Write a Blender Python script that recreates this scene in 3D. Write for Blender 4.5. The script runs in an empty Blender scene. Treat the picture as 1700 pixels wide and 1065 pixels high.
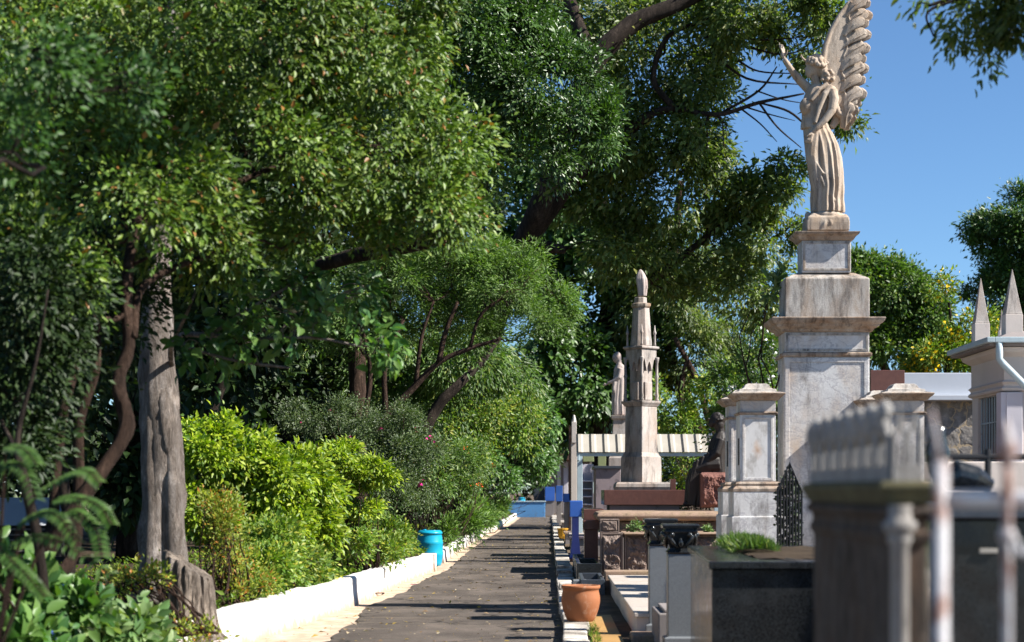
import bpy, math, random
import numpy as np
from mathutils import Vector, noise as mnoise
R = math.radians
F = 3000.0; CX = 912.0; HY = 815.0; EYE = 1.7
sc = bpy.context.scene
# ---------------------------------------------------------------- camera, sky, sun
cam = bpy.data.cameras.new('camera'); camo = bpy.data.objects.new('camera', cam)
sc.collection.objects.link(camo); sc.camera = camo
camo.location = (0, 0, EYE); camo.rotation_euler = (R(90), 0, 0)
cam.sensor_width = 36; cam.lens = F/1700*36
cam.shift_x = -(CX-850)/1700; cam.shift_y = (HY-532.5)/1700
cam.clip_start = .1; cam.clip_end = 3000
cam.dof.use_dof = True; cam.dof.focus_distance = 34; cam.dof.aperture_fstop = 2.1
SUN = Vector((1, -.23, .87)).normalized()
w = bpy.data.worlds.new('World'); sc.world = w; w.use_nodes = True
nt = w.node_tree; bg = nt.nodes['Background']
sky = nt.nodes.new('ShaderNodeTexSky'); sky.sky_type = 'NISHITA'; sky.sun_disc = False
sky.sun_elevation = math.asin(SUN.z); sky.sun_rotation = math.atan2(SUN.x, SUN.y)
sky.altitude = 1500; sky.air_density = 1.0; sky.dust_density = .0; sky.ozone_density = 4.0
tn = nt.nodes.new('ShaderNodeMix'); tn.data_type = 'RGBA'; tn.blend_type = 'MULTIPLY'; tn.inputs[0].default_value = 1; tn.inputs[7].default_value = (.84, 1.02, 1.14, 1)
nt.links.new(sky.outputs[0], tn.inputs[6]); nt.links.new(tn.outputs[2], bg.inputs[0]); bg.inputs[1].default_value = .058
sl = bpy.data.lights.new('sun', 'SUN'); sl.energy = 5.0; sl.angle = R(.53); sl.color = (1, .955, .88)
so = bpy.data.objects.new('sun', sl); sc.collection.objects.link(so); so.location = (20, -10, 30)
so.rotation_euler = (-SUN).to_track_quat('-Z', 'Y').to_euler()
sc.view_settings.view_transform = 'Standard'; sc.view_settings.look = 'None'
sc.view_settings.exposure = 1.22; sc.view_settings.gamma = 1
sc.cycles.max_bounces = 7; sc.cycles.diffuse_bounces = 2; sc.cycles.glossy_bounces = 3
sc.cycles.transmission_bounces = 3; sc.cycles.transparent_max_bounces = 4

# ---------------------------------------------------------------- helpers
COL = sc.collection
def X(px, d): return (px-CX)*d/F
def Z(py, d): return EYE+(HY-py)*d/F
def P(px, py, d): return np.array((X(px, d), d, Z(py, d)))
def gd(py): return EYE*F/(py-HY)

class MB:
    def __init__(s): s.v = []; s.f = []; s.n = 0
    def add(s, v, f):
        v = [tuple(map(float, p)) for p in v]
        s.v += v; s.f += [tuple(int(i)+s.n for i in q) for q in f]; s.n += len(v); return s
    def box(s, x0, x1, y0, y1, z0, z1, rz=0):
        cx, cy = (x0+x1)/2, (y0+y1)/2; c, q = math.cos(rz), math.sin(rz)
        pts = []
        for z in (z0, z1):
            for a, b in ((x0, y0), (x1, y0), (x1, y1), (x0, y1)):
                a -= cx; b -= cy; pts.append((cx+a*c-b*q, cy+a*q+b*c, z))
        return s.add(pts, [(3, 2, 1, 0), (4, 5, 6, 7), (0, 1, 5, 4), (1, 2, 6, 5), (2, 3, 7, 6), (3, 0, 4, 7)])
    def loft(s, rings, caps=True):
        n = len(rings[0]); m = len(rings); v = [p for r in rings for p in r]
        f = [(i*n+j, i*n+(j+1) % n, (i+1)*n+(j+1) % n, (i+1)*n+j) for i in range(m-1) for j in range(n)]
        if caps: f += [tuple(range(n))[::-1], tuple(range((m-1)*n, m*n))]
        return s.add(v, f)
    def rect(s, x0, x1, y0, y1, prof):
        return s.loft([[(x0-e, y0-e, z), (x1+e, y0-e, z), (x1+e, y1+e, z), (x0-e, y1+e, z)] for z, e in prof])
    def poly(s, cx, cy, n, prof, rot=0, sy=1):
        return s.loft([[(cx+r*math.cos(rot+2*math.pi*k/n), cy+sy*r*math.sin(rot+2*math.pi*k/n), z) for k in range(n)] for z, r in prof])
    def tube(s, pts, rad, n=8, rough=0, seed=0):
        pts = [np.array(p, float) for p in pts]; rings = []; up = np.array((.13, .91, .31))
        for i, p in enumerate(pts):
            t = pts[min(i+1, len(pts)-1)]-pts[max(i-1, 0)]; t = t/(np.linalg.norm(t)+1e-9)
            a = np.cross(t, up); a /= (np.linalg.norm(a)+1e-9); b = np.cross(t, a)
            r = rad[i] if hasattr(rad, '__len__') else rad
            ring = []
            for k in range(n):
                th = 2*math.pi*k/n; rr = r
                if rough: rr *= 1+rough*mnoise.noise(Vector((math.cos(th)*2+seed, math.sin(th)*2, i*.35+seed)))
                ring.append(p+rr*(a*math.cos(th)+b*math.sin(th)))
            rings.append(ring)
        return s.loft(rings)
    def ell(s, c, r, n=12, m=8, rot=None):
        v = []; f = []
        for i in range(m+1):
            ph = math.pi*i/m
            for j in range(n):
                th = 2*math.pi*j/n
                q = Vector((r[0]*math.sin(ph)*math.cos(th), r[1]*math.sin(ph)*math.sin(th), -r[2]*math.cos(ph)))
                if rot is not None: q = rot @ q
                v.append((c[0]+q.x, c[1]+q.y, c[2]+q.z))
        for i in range(m):
            for j in range(n): f.append((i*n+j, i*n+(j+1) % n, (i+1)*n+(j+1) % n, (i+1)*n+j))
        return s.add(v, f)
    def mesh(s, name, mat, off=(0, 0, 0)):
        me = bpy.data.meshes.new(name)
        me.from_pydata([(a-off[0], b-off[1], c-off[2]) for a, b, c in s.v], [], s.f)
        if mat: me.materials.append(mat)
        return me

def tag(o, label=None, cat=None, group=None, kind=None):
    if label: o['label'] = label
    if cat: o['category'] = cat
    if group: o['group'] = group
    if kind: o['kind'] = kind
    return o
def thing(name, loc, label, cat, group=None):
    o = bpy.data.objects.new(name, None); COL.objects.link(o); o.location = [float(q) for q in loc]; o.empty_display_size = .2
    return tag(o, label, cat, group)
def rootloc(p):
    while p.parent: p = p.parent
    return p.location
def link(name, me, parent=None):
    o = bpy.data.objects.new(name, me); COL.objects.link(o)
    if parent: o.parent = parent
    return o
def part(mb, name, mat, parent=None, bevel=0, smooth=False, seg=2):
    off = rootloc(parent) if parent else (0, 0, 0)
    me = mb.mesh(name, mat, off); o = link(name, me, parent)
    if smooth:
        me.polygons.foreach_set('use_smooth', [True]*len(me.polygons))
    if bevel:
        b = o.modifiers.new('bevel', 'BEVEL'); b.width = bevel; b.segments = seg; b.limit_method = 'ANGLE'; b.angle_limit = R(35)
        b.harden_normals = False
    return o
def single(mb, name, mat, label, cat, group=None, bevel=0, smooth=False, base=None):
    """top-level thing of one mesh, origin at its base"""
    v = np.array(mb.v); c = base if base is not None else ((v[:, 0].min()+v[:, 0].max())/2, (v[:, 1].min()+v[:, 1].max())/2, v[:, 2].min())
    me = mb.mesh(name, mat, c); o = link(name, me); o.location = [float(q) for q in c]
    if smooth: me.polygons.foreach_set('use_smooth', [True]*len(me.polygons))
    if bevel:
        b = o.modifiers.new('bevel', 'BEVEL'); b.width = bevel; b.segments = 2; b.limit_method = 'ANGLE'; b.angle_limit = R(35)
    return tag(o, label, cat, group)
def copy_tree(o, parent=None):
    c = o.copy(); COL.objects.link(c); c.parent = parent
    for ch in list(o.children): copy_tree(ch, c)
    return c
def remeshed(mb, name, mat, parent, voxel, smooth=3):
    off = rootloc(parent) if parent else (0, 0, 0)
    me = mb.mesh(name, None, off); o = link(name+'_tmp', me)
    m = o.modifiers.new('r', 'REMESH'); m.mode = 'VOXEL'; m.voxel_size = voxel
    if smooth:
        q = o.modifiers.new('s', 'SMOOTH'); q.iterations = smooth; q.factor = .5
    dg = bpy.context.evaluated_depsgraph_get(); dg.update()
    me2 = bpy.data.meshes.new_from_object(o.evaluated_get(dg)); me2.name = name
    bpy.data.objects.remove(o); bpy.data.meshes.remove(me)
    me2.materials.clear(); me2.materials.append(mat)
    me2.polygons.foreach_set('use_smooth', [True]*len(me2.polygons))
    return link(name, me2, parent)

# ---------------------------------------------------------------- materials
class NT:
    def __init__(s, name):
        s.m = bpy.data.materials.new(name); s.m.use_nodes = True; s.t = s.m.node_tree
        s.b = s.t.nodes['Principled BSDF']; s.out = s.t.nodes['Material Output']
        s.tc = s.t.nodes.new('ShaderNodeTexCoord')
    def n(s, typ, **k):
        q = s.t.nodes.new(typ)
        for a, b in k.items(): setattr(q, a, b)
        return q
    def l(s, a, b): s.t.links.new(a, b)
    def noise(s, scale, detail=4, rough=.55, stretch=None, dist=0, coord='Object'):
        q = s.n('ShaderNodeTexNoise'); q.inputs['Scale'].default_value = scale; q.inputs['Detail'].default_value = detail
        q.inputs['Roughness'].default_value = rough; q.inputs['Distortion'].default_value = dist
        src = s.tc.outputs[coord]
        if stretch:
            mp = s.n('ShaderNodeMapping'); mp.inputs['Scale'].default_value = stretch; s.l(src, mp.inputs[0]); src = mp.outputs[0]
        s.l(src, q.inputs['Vector']); return q.outputs['Fac']
    def ramp(s, fac, stops, interp='LINEAR'):
        q = s.n('ShaderNodeValToRGB'); q.color_ramp.interpolation = interp; e = q.color_ramp.elements
        while len(e) < len(stops): e.new(.5)
        for i, (p, c) in enumerate(stops):
            e[i].position = p; e[i].color = (*c, 1) if len(c) == 3 else c
        s.l(fac, q.inputs[0]); return q.outputs[0]
    def mix(s, fac, a, b, mode='MIX'):
        q = s.n('ShaderNodeMix', data_type='RGBA', blend_type=mode)
        for i, v in ((0, fac), (6, a), (7, b)):
            if hasattr(v, 'is_linked'): s.l(v, q.inputs[i])
            elif isinstance(v, (int, float)): q.inputs[i].default_value = v
            else: q.inputs[i].default_value = (*v, 1)
        return q.outputs[2]
    def bump(s, h, strength=.3, dist=.01):
        q = s.n('ShaderNodeBump'); q.inputs['Strength'].default_value = strength; q.inputs['Distance'].default_value = dist
        s.l(h, q.inputs['Height']); s.l(q.outputs[0], s.b.inputs['Normal'])
    def done(s, col=None, rough=.8, spec=.3, metal=0):
        if col is not None:
            if hasattr(col, 'is_linked'): s.l(col, s.b.inputs['Base Color'])
            else: s.b.inputs['Base Color'].default_value = (*col, 1)
        if hasattr(rough, 'is_linked'): s.l(rough, s.b.inputs['Roughness'])
        else: s.b.inputs['Roughness'].default_value = rough
        s.b.inputs['Specular IOR Level'].default_value = spec; s.b.inputs['Metallic'].default_value = metal
        return s.m
G3 = lambda v: (v, v, v)
def stone(name, base, stain, dark, scale=1.0, stain_amt=.5, dark_amt=.5, rough=.75, bump=.4, fine=.25, vein=None, crev=None):
    t = NT(name)
    c = t.mix(t.ramp(t.noise(2.2*scale, 6, .6), [(.35, G3(0)), (.65, G3(1))]), base, tuple(q*.82 for q in base))
    st = t.ramp(t.noise(1.7*scale, 7, .65, (1, 1, .45), .4), [(.5-.12*stain_amt, G3(0)), (.72-.1*stain_amt, G3(.85))])
    c = t.mix(st, c, stain)
    if vein is not None:
        wv = t.ramp(t.noise(2.4*scale, 8, .7, (1, 1, 1.7), 1.6), [(.47, G3(0)), (.5, G3(.75)), (.53, G3(0))])
        c = t.mix(wv, c, vein)
    dk = t.ramp(t.noise(3.5*scale, 9, .72, (1.4, 1.4, .28), .5), [(.6-.12*dark_amt, G3(0)), (.78-.1*dark_amt, G3(.9))])
    c = t.mix(dk, c, dark)
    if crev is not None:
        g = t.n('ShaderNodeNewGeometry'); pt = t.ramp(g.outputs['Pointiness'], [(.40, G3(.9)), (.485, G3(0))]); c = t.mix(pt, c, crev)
    sp = t.ramp(t.noise(45*scale, 3, .6), [(.3, G3(1-fine)), (.62, G3(1))])
    c = t.mix(1.0, c, sp, 'MULTIPLY')
    t.bump(t.noise(28*scale, 8, .7), bump, .012)
    return t.done(c, rough, .3)
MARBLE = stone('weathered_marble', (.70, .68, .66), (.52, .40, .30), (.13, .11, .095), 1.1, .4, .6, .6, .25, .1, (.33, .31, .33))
MARBLE_D = stone('grimy_marble', (.58, .55, .51), (.36, .26, .18), (.065, .055, .05), 1.6, .5, 1.25, .7, .4)
CORNICE = stone('stained_cornice', (.50, .41, .33), (.30, .17, .09), (.05, .04, .035), 2.0, .8, 1.0, .8, .5)
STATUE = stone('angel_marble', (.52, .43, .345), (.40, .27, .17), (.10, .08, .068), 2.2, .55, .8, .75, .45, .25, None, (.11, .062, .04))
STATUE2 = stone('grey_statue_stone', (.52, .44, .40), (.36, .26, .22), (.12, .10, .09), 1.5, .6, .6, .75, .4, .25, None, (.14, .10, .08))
OBEL = stone('obelisk_marble', (.47, .42, .38), (.36, .26, .20), (.08, .068, .06), 1.2, .55, 1.0, .7, .3)
BRONZE = stone('dark_bronze', (.030, .024, .021), (.05, .04, .034), (.012, .010, .009), 2, .5, .4, .5, .4)
SAND = stone('rough_sandstone', (.31, .24, .205), (.23, .165, .135), (.055, .04, .035), 2.2, .6, .7, .9, 1.0, .4)
SANDCAP = stone('sandstone_cap', (.38, .26, .19), (.3, .22, .13), (.07, .055, .04), 2.2, .6, .5, .9, .6, .3)
REDROCK = stone('red_granite_rock', (.30, .14, .11), (.2, .09, .07), (.06, .03, .028), 3, .5, .6, .85, 1.0, .4)
BROWNGR = stone('polished_brown_granite', (.17, .078, .062), (.13, .06, .05), (.10, .045, .04), 6, .5, .3, .25, .03, .3)
def granite(name, a, b, rough=.15, sc_=120):
    t = NT(name); c = t.ramp(t.noise(sc_, 3, .8), [(.42, a), (.66, b)])
    c = t.mix(t.ramp(t.noise(4, 5, .6), [(.5, G3(0)), (.75, G3(.5))]), c, tuple(.5*(q+.08) for q in b))
    return t.done(c, t.ramp(t.noise(9, 4), [(.3, G3(rough)), (.8, G3(rough+.25))]), .5)
BLACKGR = granite('polished_black_granite', (.008, .009, .010), (.035, .038, .04), .08, 90)
GREYGR = granite('grey_granite', (.11, .12, .13), (.23, .24, .25), .35, 160)
DARKGR = granite('dark_blue_granite', (.035, .042, .055), (.075, .085, .10), .25, 130)
def paint(name, col, wear, wear_amt=.3, rough=.6, scale=3):
    t = NT(name)
    c = t.mix(t.ramp(t.noise(scale*.5, 4), [(.35, G3(0)), (.7, G3(1))]), col, tuple(q*.8 for q in col))
    m = t.ramp(t.noise(scale*3, 8, .7, (1, 1, .6)), [(.66-.2*wear_amt, G3(0)), (.74-.15*wear_amt, G3(.9))])
    t.bump(t.noise(scale*14, 7, .7), .3, .008)
    return t.done(t.mix(m, c, wear), rough, .35)
def whitewash():
    t = NT('whitewashed_masonry'); sx_ = t.n('ShaderNodeSeparateXYZ'); t.l(t.tc.outputs['Object'], sx_.inputs[0])
    c = t.mix(t.ramp(t.noise(1.2, 6, .7), [(.4, G3(0)), (.65, G3(1))]), (.72, .695, .66), (.58, .54, .50))
    md = t.n('ShaderNodeMath', operation='MULTIPLY_ADD'); t.l(t.noise(3.5, 9, .75, (1, 1, .5)), md.inputs[0]); md.inputs[1].default_value = .55; t.l(sx_.outputs[2], md.inputs[2])
    splash = t.ramp(md.outputs[0], [(.34, G3(.9)), (.50, G3(0))]); c = t.mix(splash, c, (.42, .29, .20))
    chip = t.ramp(t.noise(9, 9, .8), [(.585, G3(0)), (.63, G3(.85))]); c = t.mix(chip, c, (.34, .29, .25))
    t.bump(t.noise(16, 9, .8), .9, .02); return t.done(c, .9, .2)
WHITEWASH = whitewash()
def kerbmat():
    t = NT('worn_kerb_stone')
    c = t.ramp(t.noise(2.5, 7, .7), [(.35, (.13, .11, .09)), (.5, (.42, .38, .33)), (.62, (.72, .68, .62))])
    t.bump(t.noise(22, 7, .7), .5, .012); return t.done(c, .9, .2)
KERB = kerbmat()
BLUE = paint('blue_painted_plaster', (.045, .14, .50), (.16, .2, .3), .12, .5, 2)
BLUEV = paint('violet_blue_plaster', (.13, .16, .50), (.3, .3, .42), .2, .55, 4)
SKYBLUE = paint('faded_blue_plaster', (.10, .28, .55), (.12, .14, .16), .3, .7, .8)
CYAN = paint('cyan_plastic', (.01, .33, .50), (.05, .40, .55), .02, .32, 2)
PALEBLUE = paint('pale_blue_steel', (.42, .52, .56), (.25, .2, .16), .12, .5, 4)
OCHRE = paint('ochre_tile', (.40, .23, .08), (.2, .13, .06), .4, .7, 2.5)
TERRA = paint('terracotta', (.34, .125, .05), (.42, .25, .16), .5, .75, 2.2)
CREAM = paint('cream_plaster', (.66, .58, .52), (.4, .32, .26), .15, .8, 1.2)
LILAC = paint('pale_lilac_plaster', (.60, .57, .62), (.4, .36, .33), .12, .8, 1.5)
WHITEP = paint('white_plaster', (.56, .59, .64), (.45, .42, .4), .1, .7, 1)
LITRAIL = paint('lit_rail_paint', (.80, .78, .76), (.42, .17, .06), .55, .5, 6)  # lighter copy of the fence paint, sunlight on the rail put into colour
RUSTY = paint('white_paint_over_rust', (.50, .49, .50), (.20, .07, .03), .9, .5, 6)
FIBRO = paint('fibrocement', (.40, .365, .31), (.25, .22, .18), .25, .9, 2)
GREYC = paint('grey_concrete', (.25, .22, .21), (.10, .09, .085), .4, .9, 1.5)
MAUVE = paint('mauve_plaster', (.30, .24, .25), (.08, .07, .08), .6, .9, 1.0)
IRON = paint('black_iron', (.02, .02, .022), (.05, .03, .02), .3, .5, 8)
GREENP = paint('pale_green_plaster', (.30, .34, .17), (.2, .2, .12), .2, .8, 1)
ORANGE = paint('orange_tile', (.60, .15, .05), (.35, .1, .05), .2, .8, 3)
SLABM = stone('pale_pink_slab', (.60, .53, .47), (.50, .42, .34), (.3, .25, .22), 1.2, .4, .2, .5, .1)
BROWNW = paint('brown_post', (.14, .075, .05), (.07, .04, .03), .3, .8, 3)
YEL = paint('yellow_plastic', (.55, .28, .02), (.3, .15, .03), .1, .5, 3)
def asphalt():
    t = NT('dark_asphalt')
    c = t.ramp(t.noise(1.1, 7, .65, (1, .55, 1)), [(.3, (.052, .042, .035)), (.5, (.095, .078, .065)), (.7, (.16, .13, .108))])
    c = t.mix(t.ramp(t.noise(70, 5, .8), [(.5, G3(0)), (.72, G3(.6))]), c, (.15, .125, .11))
    pt = t.ramp(t.noise(.55, 6, .7, (.35, 1.6, 1), .6), [(.60, G3(0)), (.68, G3(.75))])
    c = t.mix(pt, c, (.17, .135, .105))
    v_ = t.n('ShaderNodeTexVoronoi'); v_.feature = 'DISTANCE_TO_EDGE'; v_.inputs['Scale'].default_value = .45
    mp = t.n('ShaderNodeMixRGB') if False else t.n('ShaderNodeVectorMath', operation='ADD'); nn_ = t.n('ShaderNodeTexNoise'); nn_.inputs['Scale'].default_value = 2.2; nn_.inputs['Detail'].default_value = 6
    t.l(t.tc.outputs['Object'], nn_.inputs['Vector']); t.l(t.tc.outputs['Object'], mp.inputs[0]); t.l(nn_.outputs['Color'], mp.inputs[1]); t.l(mp.outputs[0], v_.inputs['Vector'])
    ck = t.ramp(v_.outputs['Distance'], [(.006, G3(.85)), (.022, G3(0))]); c = t.mix(ck, c, (.022, .018, .015))
    dust = t.ramp(t.noise(1.6, 8, .75, (.6, 2.2, 1), .8), [(.56, G3(0)), (.70, G3(.55))]); c = t.mix(dust, c, (.24, .185, .14))
    t.bump(t.noise(55, 8, .8), .9, .015); return t.done(c, .92, .25)
def soilm(name, a, b, c3):
    t = NT(name); c = t.ramp(t.noise(3, 8, .7), [(.3, a), (.52, b), (.72, c3)])
    t.bump(t.noise(20, 8, .7), .6, .02); return t.done(c, .95, .15)
ASPH = asphalt()
SOIL = soilm('bed_soil', (.02, .014, .01), (.05, .035, .022), (.09, .065, .04))
APRON = soilm('sandy_apron', (.30, .21, .14), (.50, .38, .28), (.62, .53, .44))
GROUND = soilm('cemetery_ground', (.05, .04, .03), (.12, .085, .055), (.22, .16, .11))
def bark(name, a, b, c3, sc_=6):
    t = NT(name); n1 = t.noise(sc_, 10, .78, (1.6, 1.6, .3), 1.2)
    c = t.ramp(n1, [(.3, a), (.5, b), (.68, c3)]); pl = t.ramp(t.noise(sc_*.7, 6, .7, (1.2, 1.2, .6), .5), [(.5, G3(.62)), (.62, G3(1.15))]); c = t.mix(1.0, c, pl, 'MULTIPLY'); fn = t.noise(sc_*5, 6, .8, (1, 1, .35)); ad = t.n('ShaderNodeMath', operation='ADD'); t.l(n1, ad.inputs[0]); t.l(fn, ad.inputs[1]); t.bump(ad.outputs[0], 1.0, .05); return t.done(c, .92, .15)
BARKG = bark('grey_smooth_bark', (.10, .075, .06), (.30, .25, .215), (.50, .45, .42), 6)
BARKB = bark('brown_bark', (.025, .015, .011), (.07, .042, .03), (.15, .095, .068), 7)
BARKD = bark('dark_bark', (.015, .011, .009), (.045, .033, .026), (.10, .075, .058), 5)
STUMP = bark('stump_wood', (.06, .045, .035), (.32, .26, .21), (.50, .43, .37), 6)
def leafm(name, dark, mid, light, accent=None, acc=.06, rough=.38, tr=.30, spec=.32):
    t = NT(name); g = t.n('ShaderNodeNewGeometry')
    c = t.ramp(g.outputs['Random Per Island'], [(0, dark), (.5, mid), (1-acc-.02 if accent else 1, light)] + ([(1-acc, accent), ] if accent else []))
    n1 = t.ramp(t.noise(.9, 3), [(.35, G3(.72)), (.68, G3(1.18))])
    c = t.mix(1.0, c, n1, 'MULTIPLY')
    t.done(c, rough, spec)
    tl = t.n('ShaderNodeBsdfTranslucent'); cc = t.mix(1.0, c, (1.15, 1.35, .35), 'MULTIPLY'); t.l(cc, tl.inputs[0])
    ms = t.n('ShaderNodeMixShader'); ms.inputs[0].default_value = tr
    t.l(t.b.outputs[0], ms.inputs[1]); t.l(tl.outputs[0], ms.inputs[2]); t.l(ms.outputs[0], t.out.inputs[0])
    return t.m
L_MYRTLE = leafm('glossy_myrtle_leaf', (.040, .085, .010), (.085, .155, .018), (.18, .25, .034), (.26, .12, .03), .022, .46, .2, .32)
L_NEAR = leafm('near_green_leaf', (.022, .06, .013), (.042, .10, .02), (.075, .15, .032), None, 0, .45)
L_DENSE = leafm('dense_green_leaf', (.032, .075, .014), (.055, .118, .022), (.09, .165, .035), None, 0, .40, .22, .42)
L_EUCA = leafm('olive_drooping_leaf', (.06, .10, .026), (.11, .16, .042), (.20, .25, .075), (.26, .27, .07), .06, .40, .46, .4)
L_FEATH = leafm('feathery_leaf', (.07, .14, .028), (.11, .20, .04), (.18, .27, .06), None, 0, .5, .35)
L_LIME = leafm('lime_hedge_leaf', (.12, .21, .013), (.25, .35, .02), (.42, .48, .038), (.07, .14, .02), .13, .45, .35)
L_GROUND = leafm('fresh_ground_leaf', (.07, .15, .02), (.14, .23, .03), (.26, .34, .045), (.36, .36, .05), .1, .45, .35)
L_BUSH = leafm('grey_green_bush_leaf', (.03, .055, .018), (.06, .10, .03), (.13, .17, .06), None, 0, .45)
L_DARK = leafm('shaded_wood_leaf', (.010, .024, .006), (.020, .042, .010), (.040, .070, .017), None, 0, .5, .15, .22)  # darkened green, shade under the canopy put into the leaf colour
L_BROAD = leafm('broad_leaf', (.04, .11, .028), (.075, .165, .038), (.15, .25, .065), None, 0, .38)
L_MID = leafm('mid_green_leaf', (.045, .10, .02), (.085, .155, .032), (.14, .22, .05), (.25, .30, .06), .06, .42, .35)
L_WEED = leafm('reddish_weed_leaf', (.11, .18, .02), (.22, .27, .03), (.34, .35, .04), (.42, .17, .03), .13, .5)
L_PALE = leafm('pale_variegated_leaf', (.08, .17, .05), (.16, .25, .09), (.30, .38, .18), None, 0, .4)
def petal(name, c): t = NT(name); return t.done(c, .6, .2)
YFLOWER = petal('yellow_petal', (.80, .52, .01)); PINK = petal('magenta_petal', (.62, .02, .22)); WFLOWER = petal('white_petal', (.8, .8, .8))
ORFL = petal('orange_petal', (.75, .12, .03)); BFLOWER = petal('blue_petal', (.10, .16, .75))

# ---------------------------------------------------------------- foliage
def nrm(a): return a/(np.linalg.norm(a, axis=1, keepdims=True)+1e-9)
def leaf_mesh(name, pos, dirs, ups, L, wr, mat, off, hi=False, fold=.25, curl=.15):
    N = len(pos); dirs = nrm(dirs); side = nrm(np.cross(dirs, ups)); up = np.cross(side, dirs)
    L = np.broadcast_to(np.asarray(L, float), (N,))[:, None]; W = L*wr
    if hi:
        tmpl = [(0, 0, 0), (-.36, .18, .5), (-.5, .45, .8), (-.3, .78, .3), (0, 1, -.8), (.3, .78, .3), (.5, .45, .8), (.36, .18, .5), (0, .32, -.05), (0, .66, -.25)]
        faces = [(0, 8, 1), (1, 8, 9, 2), (2, 9, 3), (3, 9, 4), (0, 7, 8), (8, 7, 6, 9), (6, 5, 9), (5, 4, 9)]
    else:
        tmpl = [(0, 0, 0), (-.5, .42, .7), (0, 1, -.6), (.5, .42, .7)]; faces = [(0, 2, 1), (0, 3, 2)]
    K = len(tmpl); V = np.empty((N, K, 3))
    for k, (a, b, c) in enumerate(tmpl):
        V[:, k] = pos+side*(a*W)+dirs*(b*L)+up*((c if c < 0 else 0)*curl*L+(c if c > 0 else 0)*fold*W)
    V = V.reshape(-1, 3)-np.array(off)
    loops = []; starts = []; tot = 0
    fl = np.concatenate([np.array(f) for f in faces]); per = [len(f) for f in faces]
    allidx = (fl[None, :]+(np.arange(N)*K)[:, None]).ravel()
    st = np.concatenate([[0], np.cumsum(per)[:-1]]); allst = (st[None, :]+(np.arange(N)*len(fl))[:, None]).ravel()
    me = bpy.data.meshes.new(name); me.vertices.add(len(V)); me.vertices.foreach_set('co', V.ravel())
    me.loops.add(len(allidx)); me.loops.foreach_set('vertex_index', allidx.astype(np.int32))
    me.polygons.add(len(allst)); me.polygons.foreach_set('loop_start', allst.astype(np.int32))
    me.update(calc_edges=True); me.validate(); me.materials.append(mat)
    return me
def lumps(rng, blobs, ncl, shell=(.55, 1.03), jitter=.10, mid=.36):
    """cluster centres on the shells of sub-clumps that sit on the shells of ellipsoids; returns centre, outward dir"""
    wts = np.array([(b[3]*b[4]+b[3]*b[5]+b[4]*b[5]) for b in blobs]); wts = wts/wts.sum()
    C = []; O = []
    for b, k in zip(blobs, np.maximum(4, (wts*ncl).astype(int))):
        M = max(3, int(k/16)); dv = nrm(rng.normal(size=(M, 3))); dv[:, 2] = np.where(dv[:, 2] < -.75, -dv[:, 2], dv[:, 2])
        rr = np.array(b[3:6]); rm = rr.min()*mid+rr*mid*.35; r = shell[0]+(shell[1]-shell[0])*rng.random(M)**.5-mid*.55
        cen = np.array(b[:3])+dv*rr*(r*(1+jitter*rng.normal(size=M)))[:, None]
        i = rng.integers(0, M, k); d2 = nrm(rng.normal(size=(k, 3))+dv[i]*.9+np.array((.25, -.15, .3)))
        sz = rm*(.55+.7*rng.random(M))[:, None]
        C.append(cen[i]+d2*sz[i]*(.55+.5*rng.random(k)**.5)[:, None]); O.append(nrm(d2*.8+dv[i]*.4))
    return np.vstack(C), np.vstack(O)
def crown(rng, blobs, ncl, per, cr, L, wr, mat, off, droop=.3, name='crown', hi=False, flat=1.0, shell=(.55, 1.03), upw=1.0, jitter=.10, fold=.25):
    C, O = lumps(rng, blobs, ncl, shell, jitter)
    n = len(C); sz = cr*(.6+.8*rng.random(n))
    idx = np.repeat(np.arange(n), rng.poisson(per, n)); k = len(idx)
    g = rng.normal(size=(k, 3))*.55; g[:, 2] *= flat
    pos = C[idx]+g*sz[idx][:, None]
    d = nrm(g)*.7+O[idx]*.7+rng.normal(size=(k, 3))*.45; d[:, 2] -= droop
    up = O[idx]*.35+np.array((.65, -.52, .62))*upw+rng.normal(size=(k, 3))*.5
    me = leaf_mesh(name, pos, d, up, L*(.4+.75*rng.random(k)+.55*rng.random(k)**4), wr, mat, off, hi, fold)
    return me, C
def pb(lst):
    """(px,py,d,rx_px,rz_px,ry_m) -> world ellipsoid"""
    return [(*P(a, b, d), rx*d/F, ry, rz*d/F) for a, b, d, rx, rz, ry in lst]
def wig(rng, a, b, n=6, amp=.08, sag=0):
    a = np.array(a, float); b = np.array(b, float); L = np.linalg.norm(b-a); out = []
    o = rng.normal(size=(3,))*amp*L
    for i in range(n+1):
        t = i/n; p = a*(1-t)+b*t+o*math.sin(math.pi*t)+rng.normal(size=3)*amp*.18*L*(0 if i in (0, n) else 1); p[2] += sag*L*math.sin(math.pi*t); out.append(p)
    return out
def spl(pts, m=5):
    """Catmull-Rom through points (x,y,z,r)"""
    p = [np.array(q, float) for q in pts]; p = [2*p[0]-p[1]]+p+[2*p[-1]-p[-2]]; out = []
    for i in range(1, len(p)-2):
        for k in range(m):
            t = k/m; a, b, c, d = p[i-1], p[i], p[i+1], p[i+2]
            out.append(.5*((2*b)+(-a+c)*t+(2*a-5*b+4*c-d)*t*t+(-a+3*b-3*c+d)*t**3))
    out.append(p[-2]); return out
def pp(lst): return [(*P(a, b, d), r*d/F) for a, b, d, r in lst]   # px,py,d,radius px
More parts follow.
